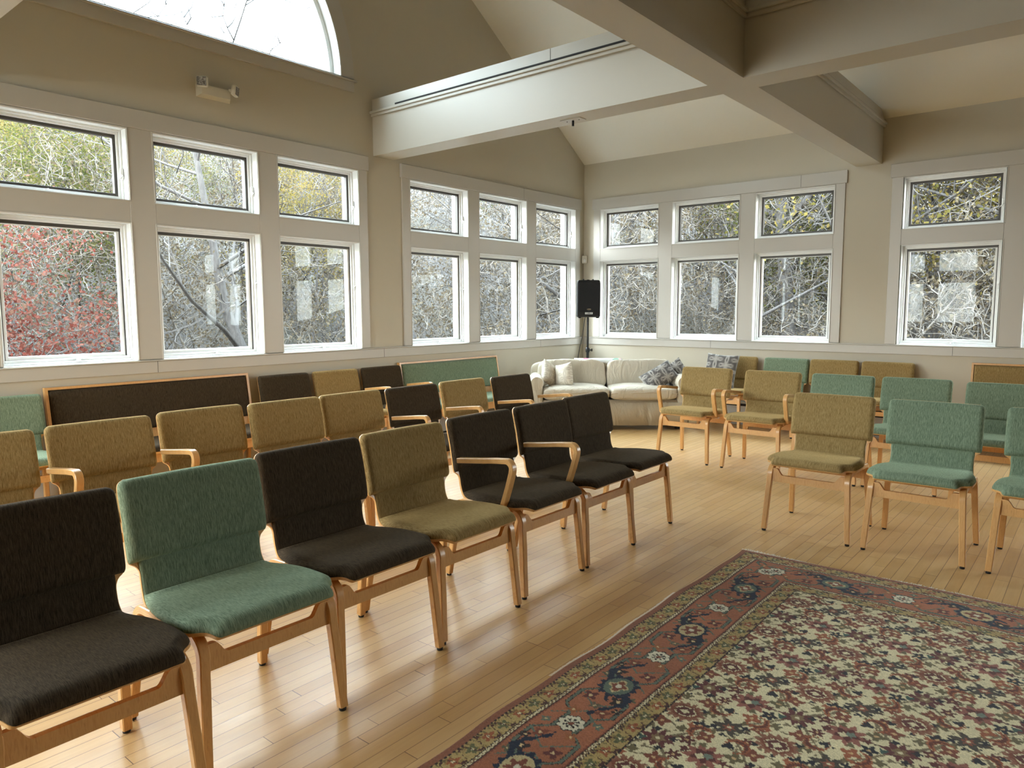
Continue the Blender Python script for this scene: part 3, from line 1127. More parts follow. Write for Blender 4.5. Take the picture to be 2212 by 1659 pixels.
for sx in (-1, 1):
    V, F = superbox(sx * (SH - .085), -.045, .30, .085, .33, .26, .3, .25)
    am = mk('arm', V, F, M['sofa'], sofa, angle=70)
    g = MB()
    pts = [(sx * (SH - .085), -.385 + .68 * k / 8, .565 + .004 * sin(k)) for k in range(9)]
    g.tube(pts, [.080, .094, .096, .096, .096, .096, .096, .092, .07], 18)
    g.build('arm_roll', M['sofa'], am)
for sx in (-1, 1):
    V, F = superbox(sx * .435, -.105, .438, .432, .31, .080, .42, .22, 56, 22, puff=.30, wr=.004, seed=sx * 3)
    mk('seat_cushion', V, F, M['sofa'], sofa, angle=75)
    g = MB()
    ring = []
    for k in range(41):
        t = k / 40
        ring.append((sx * .435 - .425 + .85 * t, -.412 + .006 * sin(9 * t), .440 + .012 * sin(pi * t) + .004 * sin(13 * t)))
    g.tube(ring, .005, 6)
    g.build('welt', M['sofa_skirt'], sofa)
    V, F = superbox(0, 0, 0, .455, .085, .185, .35, .30, 56, 22, puff=0, wr=.022, seed=11 + sx * 5)
    bc = mk('back_cushion', V, F, M['sofa'], sofa, angle=75)
    bc.location = (sx * .462, .165, .635)
    bc.rotation_euler = (radians(-9), 0, radians(sx * -1.5))

def pillow(name, lab, cat, a, t, mat, loc, rot, group, wr=.006, seed=1, asp=1.0):
    V, F = [], []
    n = 22
    for side in (1, -1):
        for i in range(n + 1):
            for j in range(n + 1):
                u, v = -cos(pi * i / n), -cos(pi * j / n)
                h = t * (max(0, 1 - u ** 4) * max(0, 1 - v ** 4)) ** .5 * (.72 + .28 * (1 - u * u) * (1 - v * v))
                pull = 1 - .07 * (1 - abs(u) ** 2) * (abs(v) ** 6) - .07 * (1 - abs(v) ** 2) * (abs(u) ** 6)
                nn = mnoise.noise(Vector((u * 3 + seed, v * 3, side))) * wr * (1 if h > 0 else 0)
                V.append((u * a * pull, -side * (h + nn * 1.0 if h > .001 else 0), v * a * asp * pull))
    R = n + 1
    for sd in (0, 1):
        for i in range(n):
            for j in range(n):
                q = sd * R * R + i * R + j
                f = (q, q + R, q + R + 1, q + 1)
                F.append(f if sd == 0 else f[::-1])
    o = mk(name, V, F, mat, None, angle=75)
    o.location = loc
    o.rotation_euler = rot
    tag(o, lab, cat, group)
    return o
def sloc(x, y, z):
    p = Matrix.Rotation(SOFA_RZ, 4, 'Z') @ Vector((x, y, 0))
    return (sofa.location.x + p.x, sofa.location.y + p.y, z)
GC = 'cushions on the sofa'
pillow('throw_pillow', 'cream quilted cushion leaning in the left corner of the sofa against its arm', 'cushion', .135, .065, M['whiteprint'], sloc(-.725, -.06, .660), (radians(-16), radians(28), SOFA_RZ + radians(48)), GC, seed=3, asp=1.1)
pillow('throw_pillow', 'cream patterned cushion, the right one of the pair at the left end of the sofa', 'cushion', .125, .070, M['whiteprint'], sloc(-.545, -.12, .650), (radians(-12), radians(-14), SOFA_RZ - radians(40)), GC, seed=5, asp=1.15)
pillow('throw_pillow', 'grey patterned cushion slumped over another one at the right end of the sofa', 'cushion', .215, .085, M['greyprint'], sloc(.62, -.14, .625), (radians(-32), radians(-29), SOFA_RZ + radians(6)), GC, seed=8, asp=.62)
pillow('throw_pillow', 'grey patterned cushion half hidden under its twin at the sofa right end', 'cushion', .165, .06, M['greyprint'], sloc(.84, -.02, .645), (radians(-20), radians(-38), SOFA_RZ + radians(-12)), GC, seed=9, asp=.9)
pillow('throw_pillow', 'square grey and white medallion cushion standing on a tan chair at the far wall', 'cushion', .205, .055, M['greyprint'], (2.29, -.40, .695), (radians(-16), radians(3), 0), None, seed=12, asp=1.05)

# folded throw on the sofa back
def m_throw():
    t = NT('striped_throw')
    v = t.coord('Object')
    n = t.noise(v, 9, 3)
    s = t.n('ShaderNodeSeparateXYZ', ins={0: v}).outputs[0]
    c = t.ramp(t.math('MULTIPLY_ADD', s, 1.7, .5), [(0, (.62, .60, .58, 1)), (.16, (.62, .58, .58, 1)), (.19, (.62, .14, .22, 1)), (.28, (.55, .2, .26, 1)), (.32, (.3, .45, .42, 1)), (.38, (.62, .62, .6, 1)), (.78, (.60, .62, .6, 1)), (.82, (.2, .36, .27, 1)), (.93, (.26, .42, .33, 1)), (.95, (.6, .4, .4, 1))])
    c = t.mix(t.math('GREATER_THAN', n, .6), c, (.65, .64, .62, 1))
    return t.out(t.bsdf(c, .95))
V, F = [], []
nx = 30
sec = [(-.10, -.035), (-.085, .0), (-.05, .012), (0, .016), (.05, .012), (.085, -.002), (.10, -.04)]
for i in range(nx + 1):
    x = -.30 + .60 * i / nx
    for (y, z) in sec:
        V.append((x, y, z + .003 * mnoise.noise(Vector((x * 9, y * 9, 1)))))
k = len(sec)
for i in range(nx):
    for j in range(k - 1):
        a = i * k + j
        F.append((a, a + k, a + k + 1, a + 1))
th = mk('folded_throw', V, F, m_throw(), None, angle=60)
th.location = sloc(-.08, .30, .800); th.rotation_euler = (0, 0, SOFA_RZ)
mo = th.modifiers.new('cloth', 'SOLIDIFY'); mo.thickness = .012; mo.offset = 1
tag(th, 'folded multicoloured throw lying along the top of the sofa back', 'throw')

SPX = Vector((.383, -.456, 0)); SRZ = radians(39)
sp = thing('loudspeaker', 'black loudspeaker on a pole in the room corner behind the sofa', 'loudspeaker', (SPX.x, SPX.y, 1.335), SRZ)
g = MB()
V, F = [], []
prof = [(-.150, -.13), (-.158, -.10), (-.158, .04), (-.105, .13), (.105, .13), (.158, .04), (.158, -.10), (.150, -.13)]
zs = [(0.0, .93), (.018, 1.0), (.455, 1.0), (.485, .96), (.50, .88)]
for z, s in zs:
    for x, y in prof:
        V.append((x * s, y * s, z + .012))
m = len(prof)
for i in range(len(zs) - 1):
    for j in range(m):
        j2 = (j + 1) % m
        F.append((i * m + j, i * m + j2, (i + 1) * m + j2, (i + 1) * m + j))
F.append(tuple(range(m))[::-1]); F.append(tuple((len(zs) - 1) * m + j for j in range(m)))
mk('cabinet', V, F, M['black'], sp, angle=25)
MB().box(-.138, .138, -.140, -.128, .085, .480, .004).build('grille', m_plain('speaker_grille', (.006, .006, .007, 1), .9), sp)
g = MB(); g.lathe([(.030, 0), (.030, .003)], 20)
lg = g.build('badge', M['steel'], sp); lg.scale = (1, .42, 1); lg.rotation_euler = (radians(90), 0, 0); lg.location = (0, -.138, .118)
MB().box(-.052, .052, -.142, -.138, .052, .078, .001).build('label_plate', M['whiteplate'], sp)
g = MB()
for k, (a, c) in enumerate(((-.04, -.034), (-.022, -.008), (-.004, .010), (.014, .024), (.032, .038))):
    g.box(a, c, -.1428, -.1418, .060, .069 if k % 2 else .072)
g.build('label_marks', M['slot'], sp)
g = MB()
g.box(-.075, .075, -.03, .03, .505, .512); g.box(-.075, -.055, -.02, .02, .500, .53, .004); g.box(.055, .075, -.02, .02, .500, .53, .004); g.box(-.02, .02, -.02, .02, .51, .522, .004)
g.build('handle', M['black'], sp)
g = MB()
for x in (-.12, .12):
    g.box(x - .018, x + .018, -.11, -.07, 0, .014, .003)
g.build('rubber_feet', M['black'], sp)
st = thing('speaker_stand', 'black tripod stand carrying the loudspeaker, its legs behind the sofa', 'stand', (SPX.x, SPX.y, 0), SRZ)
MB().tube([(0, 0, .10), (0, 0, .90)], .019, 14).build('lower_pole', M['blackmetal'], st)
MB().tube([(0, 0, .88), (0, 0, 1.345)], .0145, 14).build('upper_pole', M['blackmetal'], st)
MB().lathe([(.026, 0), (.028, .01), (.028, .055), (.02, .065)], 14, (0, 0, .865)).build('collar', M['blackmetal'], st)
MB().tube([(.02, 0, .895), (.045, 0, .895), (.047, 0, .895), (.066, 0, .895)], [.007, .007, .018, .020], 10).build('knob', M['blackmetal'], st)
for k in range(3):
    a = radians(90 + 120 * k)
    MB().tube([(.02 * cos(a), .02 * sin(a), .42), (.27 * cos(a), .27 * sin(a), .02)], .011, 8).build('leg', M['blackmetal'], st)
MB().lathe([(.03, 0), (.03, .04)], 12, (0, 0, .40)).build('hub', M['blackmetal'], st)
g = MB()
g.tube(catmull([(-.04, -.02, 1.345), (-.055, .03, 1.20), (-.075, .06, 1.05), (-.105, .09, .90), (-.13, .10, .70), (-.14, .1, .3), (-.10, .05, .02), (.0, .06, .012), (.05, .1, .012)], 5), .0045, 6)
cd = g.build('power_cord', M['blackmetal'], None)
cd.location = (SPX.x, SPX.y, 0); cd.rotation_euler = (0, 0, SRZ)
tag(cd, 'thin dark cord hanging from the loudspeaker down behind the sofa', 'cord')

# ------------------------------------------------------------------ small wall and ceiling fittings
em = thing('emergency_light', 'off-white emergency light with two square lamp heads on the wall under the arched window', 'light', (0, -5.565, 3.262), 0)
g = MB()
V = [(.001, -.150, -.05), (.001, .150, -.05), (.001, .150, .05), (.001, -.150, .05), (.055, -.125, -.030), (.055, .125, -.030), (.055, .125, .045), (.055, -.125, .045)]
g.add(V, [(0, 3, 2, 1), (4, 5, 6, 7), (0, 1, 5, 4), (1, 2, 6, 5), (2, 3, 7, 6), (3, 0, 4, 7)])
g.build('housing', M['offwhite'], em, angle=20)
def m_reflector():
    t = NT('faceted_reflector')
    v = t.coord('Object', (110, 110, 110))
    vo = t.n('ShaderNodeTexVoronoi', ins={'Vector': v, 'Scale': 1.0}).outputs['Color']
    c = t.ramp(vo, [(.3, (.16, .15, .15, 1)), (.7, (.62, .62, .62, 1))])
    return t.out(t.bsdf(c, .25, Metallic=.6))
MR_ = m_reflector()
for (y, z, ry, rz_) in ((-.135, .055, 4, -38), (.155, .042, 8, 40)):
    hd = MB().box(-.02, .02, -.046, .046, -.043, .043, .010).build('lamp_head', M['offwhite'], em, angle=60)
    MB().box(.0195, .0215, -.037, .037, -.034, .034, .004).build('reflector', MR_, hd)
    MB().tube([(-.05, 0, 0), (-.015, 0, 0)], .014, 10).build('neck', M['offwhite'], hd)
    hd.location = (.082, y, z); hd.rotation_euler = (0, radians(ry), radians(rz_))
s = MB()
s.box(-.036, .036, -.028, 0, -.055, .055, .008)
sn = thing('motion_sensor', 'small white motion sensor in the room corner above the loudspeaker', 'sensor', (.036, -.036, 2.165), radians(45))
s = MB().box(-.038, .038, -.024, .014, -.055, .055, .008).build('housing', M['offwhite'], sn)
MB().lathe([(.020, 0), (.018, .005), (.01, .008)], 16).build('lens', M['whiteplate'], sn)
l = kids(sn)[-1]; l.rotation_euler = (radians(90), 0, 0); l.location = (0, -.022, -.018); l.scale = (1, 1.2, 1)
sk = thing('sprinkler', 'small sprinkler plate with a short dark peg under the beam near the window wall', 'sprinkler', (2.38, -3.70, BZ), 0)
MB().box(-.10, .10, -.05, .05, -.006, 0, .002).build('plate', M['trim'], sk)
MB().tube([(0, 0, -.004), (0, 0, -.05)], .010, 8).build('peg', M['blackmetal'], sk)
for x in (-.06, .06):
    MB().lathe([(.005, -.009), (.005, -.005)], 8, (x, 0, 0)).build('screw', M['slot'], sk)
# heaters low on both walls
def heater(L, loc, rz, label):
    h = thing('baseboard_heater', label, 'heater', loc, rz, 'baseboard heaters along the walls')
    MB().box(-L / 2, L / 2, -.078, -.02, .03, .30, .004).build('housing', M['heater'], h)
    MB().box(-L / 2 + .01, L / 2 - .01, -.0795, -.0785, .245, .275).build('outlet_slot', M['slot'], h)
    MB().box(-L / 2 + .01, L / 2 - .01, -.0795, -.0785, .04, .060).build('inlet_slot', M['slot'], h)
heater(6.6, (5.2, 0, 0), 0, 'long grey enamel heater low on the far wall behind the chairs')
heater(6.6, (0, -5.0, 0), radians(90), 'long grey enamel heater low on the window wall behind the benches')

# ------------------------------------------------------------------ rug
RX0, RY0, RW, RH = 4.312, -4.668, 2.74, 3.75
def paint_rug(u, v):
    """u, v: arrays of distance from the left and the far edge, metres; returns linear rgb"""
    C = lambda r, g_, b_: np.array(srgb(r, g_, b_)[:3])
    navy, dk, rust, pink, gold, cream, grn, tealg, brn, wht, org = C(20, 30, 50), C(42, 28, 22), C(122, 64, 42), C(168, 102, 68), C(172, 146, 90), C(216, 203, 162), C(94, 94, 58), C(92, 104, 88), C(92, 66, 44), C(212, 204, 176), C(150, 92, 52)
    col = np.empty(u.shape + (3,))
    W_, H_ = RW, RH
    jag = .0016
    u = u + jag * np.sin(v * 410 + 3 * np.sin(u * 97)) * (u > .13) + .0012 * np.sin(u * 730 + v * 310)
    v = v + jag * np.sin(u * 380 + 3 * np.sin(v * 83)) * (v > .13) + .0012 * np.sin(v * 690 - u * 270)
    ur, vb = W_ - u, H_ - v
    w = np.minimum(np.minimum(u, ur), np.minimum(v, vb))
    side = np.where((np.minimum(u, ur) <= np.minimum(v, vb)), v, u)
    t = side
    rs = np.random.RandomState(3)
    def put(mask, c):
        col[mask] = c
    col[...] = cream
    put(w < .036, C(136, 84, 58))
    put((w >= .036) & (w < .040), dk)
    def goldband(w0, w1):
        m = (w >= w0) & (w < w1)
        put(m, gold)
        ww = (w - w0) / (w1 - w0)
        P = .088
        ph = (t / P) % 1.0
        k = np.floor(t / P).astype(int) % 2
        cc = np.where(k == 0, .5, .5)
        x = (ph - .5) * P
        y = (ww - .5) * (w1 - w0)
        r = np.sqrt(x * x + y * y * 1.3)
        th = np.arctan2(y, x)
        leaf = m & (r < .023 + .008 * np.cos(5 * th + k * pi))
        col[leaf & (k == 0)] = grn
        col[leaf & (k == 1)] = C(150, 84, 48)
        put(m & (r < .007), cream)
        s_ = (w1 - w0) * .40 * np.sin(2 * pi * t / P + .6 * np.sin(4 * pi * t / P))
        put(m & (np.abs((ww - .5) * (w1 - w0) - s_) < .0058), C(74, 40, 30))
        s2 = (w1 - w0) * .40 * np.sin(2 * pi * t / P + 1.0 + .6 * np.sin(4 * pi * t / P))
        put(m & (np.abs((ww - .5) * (w1 - w0) - s2) < .0026), C(150, 122, 66))
        put(m & ((np.mod(t, .029) < .007) & (np.abs(ww - .14) < .10)), C(120, 104, 60))
    goldband(.040, .109)
    def guard(w0, w1):
        m = (w >= w0) & (w < w1)
        put(m, dk)
        put(m & (w > w0 + .004) & (w < w1 - .004), cream)
        z = ((t / .011).astype(int) + ((w - w0) / .006).astype(int)) % 2 == 0
        put(m & (w > w0 + .004) & (w < w1 - .004) & z, C(120, 92, 62))
    guard(.109, .130)
    m = (w >= .130) & (w < .375)
    put(m, pink)
    col[m] = col[m] * (.9 + .1 * np.sin(t[m] * 7)[..., None])
    put((w >= .130) & (w < .136), rust); put((w >= .369) & (w < .375), rust)
    P = .63
    def local(t0, per):
        x = (t - t0 + per / 2) % per - per / 2
        return x
    y = w - .2525
    # dark green key meander on both sides
    for sg in (-1, 1):
        x = local(.60 + .157, .315)
        f = .070 + .026 * np.clip(np.cos(2 * pi * x / .315) * 2.2, -1, 1)
        put(m & (np.abs(y - sg * f) < .0064), tealg)
        put(m & (np.abs(y - sg * f) < .0090) & (np.abs(y - sg * f) >= .0062), dk)
    put(m & (np.abs(np.abs(local(.60 + .20, .315)) - .020 - np.abs(y) * .8) < .0045) & (np.abs(y) < .10), tealg)
    # small leaves
    for (dx, dy, c, rr) in ((.10, .055, dk, .021), (-.10, -.06, dk, .021), (.20, .05, rust, .018), (-.20, -.05, rust, .018), (.12, -.05, C(96, 44, 36), .019), (-.13, .05, C(96, 44, 36), .019), (.24, -.045, org, .016), (-.24, .045, org, .016), (.17, 0, C(100, 90, 66), .013), (.06, .088, C(90, 86, 62), .012), (-.06, -.088, C(90, 86, 62), .012), (.16, .085, dk, .012), (-.16, -.085, dk, .012), (.28, .085, tealg, .012), (-.28, -.085, tealg, .012)):
        x = local(.60 + dx, P)
        yy = y - dy
        th = np.arctan2(yy, x); r = np.hypot(x, yy)
        rr = rr * 1.3
        put(m & (r < rr * (1 + .35 * np.cos(4 * th + dx * 20))), c)
        put(m & (r < rr * .30), C(206, 178, 130))
    # navy swirl arms that run diagonally through each palmette
    x = local(.60, P)
    armc = .060 * np.sin(x * 19) * np.exp(-np.abs(x) * .6) + .26 * x
    arm = m & (np.abs(x) < .235) & (np.abs(y - armc) < .0175 * (1.15 - np.abs(x) / .30) + .005 * np.sin(x * 120))
    put(arm, navy)
    put(m & (np.abs(x) < .19) & (np.abs(y + .045 - .5 * x) < .008) & (x > .03) & (x < .12), navy)
    th = np.arctan2(y, x); r = np.hypot(x / 1.22, y)
    put(m & (r < .070 * (1 + .12 * np.cos(12 * th))), navy)
    k = (np.floor((t - .60 + P / 2) / P).astype(int)) % 2 == 0
    put(m & (r < .054) & k, tealg); put(m & (r < .054) & ~k, C(190, 170, 124))
    put(m & (r < .034 * (1 + .25 * np.cos(4 * th))) & k, C(190, 170, 124)); put(m & (r < .034 * (1 + .3 * np.cos(6 * th))) & ~k, rust)
    put(m & (r < .026 * (1 + .25 * np.cos(4 * th))) & k, rust)
    put(m & (r < .012), wht)
    # white rosettes half way between
    x = local(.92, P)
    th = np.arctan2(y, x); r = np.hypot(x, y)
    put(m & (r < .050 * (1 + .10 * np.cos(8 * th))), dk)
    put(m & (r < .045 * (1 + .10 * np.cos(8 * th))), wht)
    put(m & (r < .030) & (r > .010) & (np.cos(8 * th) > .1), dk)
    put(m & (r < .010), rust)
    guard(.375, .396)
    goldband(.396, .462)
    put((w >= .462) & (w < .469), dk)
    # field
    m = w >= .469
    noise_ = rs.rand(*u.shape)
    px, py = .327, .415
    fx0, fy0 = 4.838 - RX0, 5.285 + RY0 * 1.0
    fy0 = -RY0 * 0 + (5.285 - 4.668)
    def loc2(cx, cy, sx=px, sy=py):
        X = (u - fx0 - cx + sx / 2) % sx - sx / 2
        Y = (v - fy0 - cy + sy / 2) % sy - sy / 2
        return X, Y
    lat = C(120, 104, 76)
    X, Y = loc2(0, 0)
    d1 = np.abs(X / px + Y / py) ; d2 = np.abs(X / px - Y / py)
    wob = .006 * np.sin(u * 60) + .006 * np.sin(v * 55)
    put(m & (np.abs(np.abs(X) / px + np.abs(Y) / py - .5 + wob) < .020), lat)
    put(m & (np.abs(np.abs(X) - px * .25 - .02 * np.sin(v * 30)) < .0032) & (np.abs(Y) < .12), lat)
    put(m & (np.abs(np.abs(Y) - py * .25 - .02 * np.sin(u * 35)) < .0032) & (np.abs(X) < .12), lat)
    shapes = []
    # (cx, cy, r, lobes, amp, colour, stretch)
    brd, red, maro, blk, olv = C(138, 90, 66), C(122, 64, 42), C(92, 42, 34), C(34, 31, 36), C(104, 92, 60)
    shapes += [(0, 0, .052, 14, .14, brd, 1.15), (0, 0, .037, 6, .08, red, 1.2), (0, 0, .029, 6, .05, cream, 1.2), (0, 0, .025, 6, .1, maro, 1.2), (0, 0, .012, 4, .2, cream, 1)]
    shapes += [(px / 2, py / 2, .050, 9, .22, C(146, 88, 72), 1.0), (px / 2, py / 2, .030, 5, .25, maro, 1.0), (px / 2 - .010, py / 2 + .006, .013, 4, .2, cream, 1), (px / 2 + .012, py / 2 - .006, .013, 5, .2, C(112, 124, 108), 1)]
    shapes += [(px / 2, 0, .036, 6, .30, C(70, 60, 48), 1.1), (px / 2, 0, .016, 6, .3, C(140, 80, 56), 1), (px / 2, 0, .006, 3, 0, cream, 1)]
    shapes += [(0, py / 2, .038, 8, .26, C(98, 46, 42), 1.15), (0, py / 2, .020, 6, .2, C(130, 104, 70), 1), (0, py / 2, .007, 3, 0, cream, 1)]
    small = [(.25, .12, .020, blk, 5), (.75, .12, .017, maro, 6), (.25, .38, .019, maro, 5), (.75, .38, .021, olv, 4), (.25, .62, .018, maro, 6), (.75, .62, .020, blk, 5), (.25, .88, .021, olv, 4), (.75, .88, .018, red, 5),
             (.12, .25, .015, olv, 4), (.38, .25, .022, red, 4), (.62, .25, .015, blk, 3), (.88, .25, .022, red, 4), (.12, .75, .022, red, 4), (.38, .75, .014, blk, 3), (.62, .75, .022, C(150, 84, 52), 4), (.88, .75, .015, olv, 4),
             (.36, .06, .011, blk, 4), (.64, .94, .011, blk, 4), (.14, .44, .011, blk, 4), (.86, .56, .011, C(60, 84, 74), 3), (.42, .36, .010, olv, 3), (.58, .64, .010, olv, 3), (.08, .62, .010, blk, 4), (.92, .38, .010, blk, 4),
             (.30, .50, .012, maro, 5), (.70, .50, .012, maro, 5), (.40, .14, .009, olv, 3), (.60, .86, .009, olv, 3), (.17, .16, .010, C(150, 84, 52), 4), (.83, .84, .010, C(150, 84, 52), 4), (.18, .90, .009, blk, 3), (.82, .10, .009, blk, 3)]
    for cx, cy, r0, lb, am, c, st_ in shapes:
        X, Y = loc2(cx, cy)
        th = np.arctan2(Y, X); r = np.hypot(X / st_, Y)
        put(m & (r < 1.13 * r0 * (1 + am * np.cos(lb * th) + .05 * np.cos(3 * lb * th))), c)
    for a, b_, r0, c, lb in small:
        X, Y = loc2(a * px, b_ * py)
        th = np.arctan2(Y, X); r = np.hypot(X, Y)
        put(m & (r < 1.2 * r0 * (1 + .32 * np.cos(lb * th + a * 9))), c)
        if r0 > .016:
            put(m & (r < r0 * .33), C(196, 160, 112))
    # small fillers scattered between the larger motifs
    rg = np.random.RandomState(17)
    for q in range(46):
        a_, b2, r0 = rg.rand(), rg.rand(), rg.uniform(.005, .010)
        c_ = [blk, olv, C(128, 84, 52), lat, C(84, 60, 44), C(112, 100, 72)][rg.randint(6)]
        X, Y = loc2(a_ * px, b2 * py)
        th = np.arctan2(Y, X); r = np.hypot(X * rg.uniform(.6, 1.5), Y)
        free = m & (np.abs(col - cream).sum(-1) < .02)
        put(free & (r < r0 * (1 + .4 * np.cos(3 * th + q))), c_)
    # crescent leaves
    for a, b_, ang, c in ((.30, .22, .6, C(158, 92, 56)), (.70, .22, 2.2, C(150, 84, 50)), (.30, .78, -1.0, C(150, 84, 50)), (.70, .78, 3.6, C(158, 92, 56))):
        X, Y = loc2(a * px, b_ * py, px, py)
        Xr, Yr = X * cos(ang) + Y * sin(ang), -X * sin(ang) + Y * cos(ang)
        r = np.hypot(Xr, Yr); r2 = np.hypot(Xr - .014, Yr)
        th = np.arctan2(Yr, Xr)
        put(m & (r < .042 * (1 + .09 * np.cos(18 * th))) & (r2 > .031), c)
        put(m & (r < .036) & (r2 > .036), C(96, 46, 28))
    # wool: every knot a little different, and slow stripes of the dye lots
    j = .80 + .32 * rs.rand(*u.shape)
    st2 = 1 + .05 * np.sin(v * 23 + np.sin(v * 7) * 2)
    col *= (j * st2)[..., None]
    return col
def axis(a, b_, fine_to, fs, cs):
    A = list(np.arange(a, fine_to, fs))
    A += list(np.arange(fine_to, b_, cs)) + [b_]
    return np.array(A)
us = axis(0, RW, 1.98, .0040, .02)
vs = axis(0, RH, 2.95, .0040, .02)
UU, VV = np.meshgrid(us, vs)
colr = paint_rug(UU, VV)
edge = np.minimum(np.minimum(UU, RW - UU), np.minimum(VV, RH - VV))
wav = .012 * np.sin(VV * 2.1 + 1) * (UU < .001) + .007 * np.sin(UU * 4) * 0
wave_u = UU + (1 - np.clip(UU / .5, 0, 1)) * (.006 * np.sin(VV * 5.2) + .004 * np.sin(VV * 13))
wave_v = VV + (1 - np.clip(VV / .5, 0, 1)) * (.006 * np.sin(UU * 4.4 + 1))
ZZ = .009 * np.clip(edge / .008, 0, 1) ** .5 + .0012 * np.random.RandomState(5).rand(*UU.shape) + .002
VX = RX0 + wave_u + .021 * 0 + (VV * .008)
VY = RY0 - wave_v + (UU * .014)
co = np.stack([VX, VY, ZZ], -1).reshape(-1, 3)
ny, nx = UU.shape
i0 = (np.arange(ny - 1)[:, None] * nx + np.arange(nx - 1)[None]).ravel()
quads = np.stack([i0, i0 + nx, i0 + nx + 1, i0 + 1], -1)
me = bpy.data.meshes.new('rug')
me.vertices.add(len(co)); me.vertices.foreach_set('co', co.astype(np.float32).ravel())
me.loops.add(quads.size); me.loops.foreach_set('vertex_index', quads.ravel().astype(np.int32))
me.polygons.add(len(quads)); me.polygons.foreach_set('loop_start', np.arange(0, quads.size, 4, dtype=np.int32))
me.polygons.foreach_set('loop_total', np.full(len(quads), 4, dtype=np.int32))
me.update(calc_edges=True)
at = me.color_attributes.new('wool', 'FLOAT_COLOR', 'POINT')
rgba = np.concatenate([colr.reshape(-1, 3), np.ones((len(co), 1))], -1).astype(np.float32)
at.data.foreach_set('color', rgba.ravel())
t = NT('knotted_wool')
ca = t.n('ShaderNodeAttribute', attribute_name='wool').outputs[0]
wn_ = t.noise(t.coord('Object'), 420, 2)
cc = t.mix(1.0, ca, t.ramp(wn_, [(.3, (.72, .72, .72, 1)), (.7, (1.15, 1.15, 1.15, 1))]), 'MULTIPLY')
sb = t.bsdf(cc, 1.0, Normal=t.bump(wn_, .6, .002), **{'Sheen Weight': .15})
sb.inputs['Specular IOR Level'].default_value = .1
me.materials.append(t.out(sb))
me.polygons.foreach_set('use_smooth', [True] * len(me.polygons))
rug = bpy.data.objects.new('rug', me)
COL.objects.link(rug)
tag(rug, 'large oriental rug with a cream floral field and rust borders on the wooden floor', 'rug')
g = MB()
rr = random.Random(4)
x = 0.0
while x < RW:
    y0 = RY0 + x * .014 + .001
    L = rr.uniform(.016, .040) * (.6 + .4 * sin(x * 7 + 1))
    a = rr.uniform(-.5, .5)
    V = [(RX0 + x, y0 - .004, .008), (RX0 + x + .003, y0 - .004, .008), (RX0 + x + .003 + a * L, y0 + L, .006), (RX0 + x + a * L, y0 + L, .006)]
    g.add(V, [(0, 1, 2, 3)])
    x += .0042
y = 0.0
while y < 2.95:
    if .86 < y < 1.95:
        x0 = RX0 + y * .008 + .006 * sin(y * 5.2) + .004 * sin(y * 13)
        L = rr.uniform(.008, .013)
        V = [(x0 + .002, RY0 - y, .008), (x0 + .002, RY0 - y - .003, .008), (x0 - L, RY0 - y - .003, .004), (x0 - L, RY0 - y, .004)]
        g.add(V, [(0, 1, 2, 3)])
    y += .0085
fr = g.build('fringe', m_plain('fringe_wool', (.72, .66, .56, 1), .9), rug, smooth=False)
so = fr.modifiers.new('thread', 'SOLIDIFY'); so.thickness = .0015
tag(fr, kind='stuff')

# ------------------------------------------------------------------ outdoors
def hill_z(x, y):
    # distance from the house corner block
    dx = max(-x, 0.0); dy = max(y, 0.0)
    d = sqrt(dx * dx + dy * dy)
    a = math.atan2(dy, dx) if d > 0 else 0
    slope = .41 - .30 * max(0, (a - .95))
    z = -.75
    if d > 4:
        z += (d - 4) * slope if d < 34 else 30 * slope + (d - 34) * .05
    z += .35 * mnoise.noise(Vector((x * .15, y * .15, 0))) + .1 * mnoise.noise(Vector((x * .6, y * .6, 3)))
    return z
V, F = [], []
xs = np.linspace(-62, 24, 87); ys = np.linspace(-26, 62, 89)
for y in ys:
    for x in xs:
        z = hill_z(x, y)
        if -1 < x < W + 1 and -W - 1 < y < 1:
            z = -.6
        V.append((x, y, min(z, 16.0)))
for i in range(len(ys) - 1):
    for j in range(len(xs) - 1):
        a = i * len(xs) + j
        F.append((a, a + 1, a + len(xs) + 1, a + len(xs)))
tag(mk('hillside', V, F, M['hill'], None, angle=80), kind='structure')

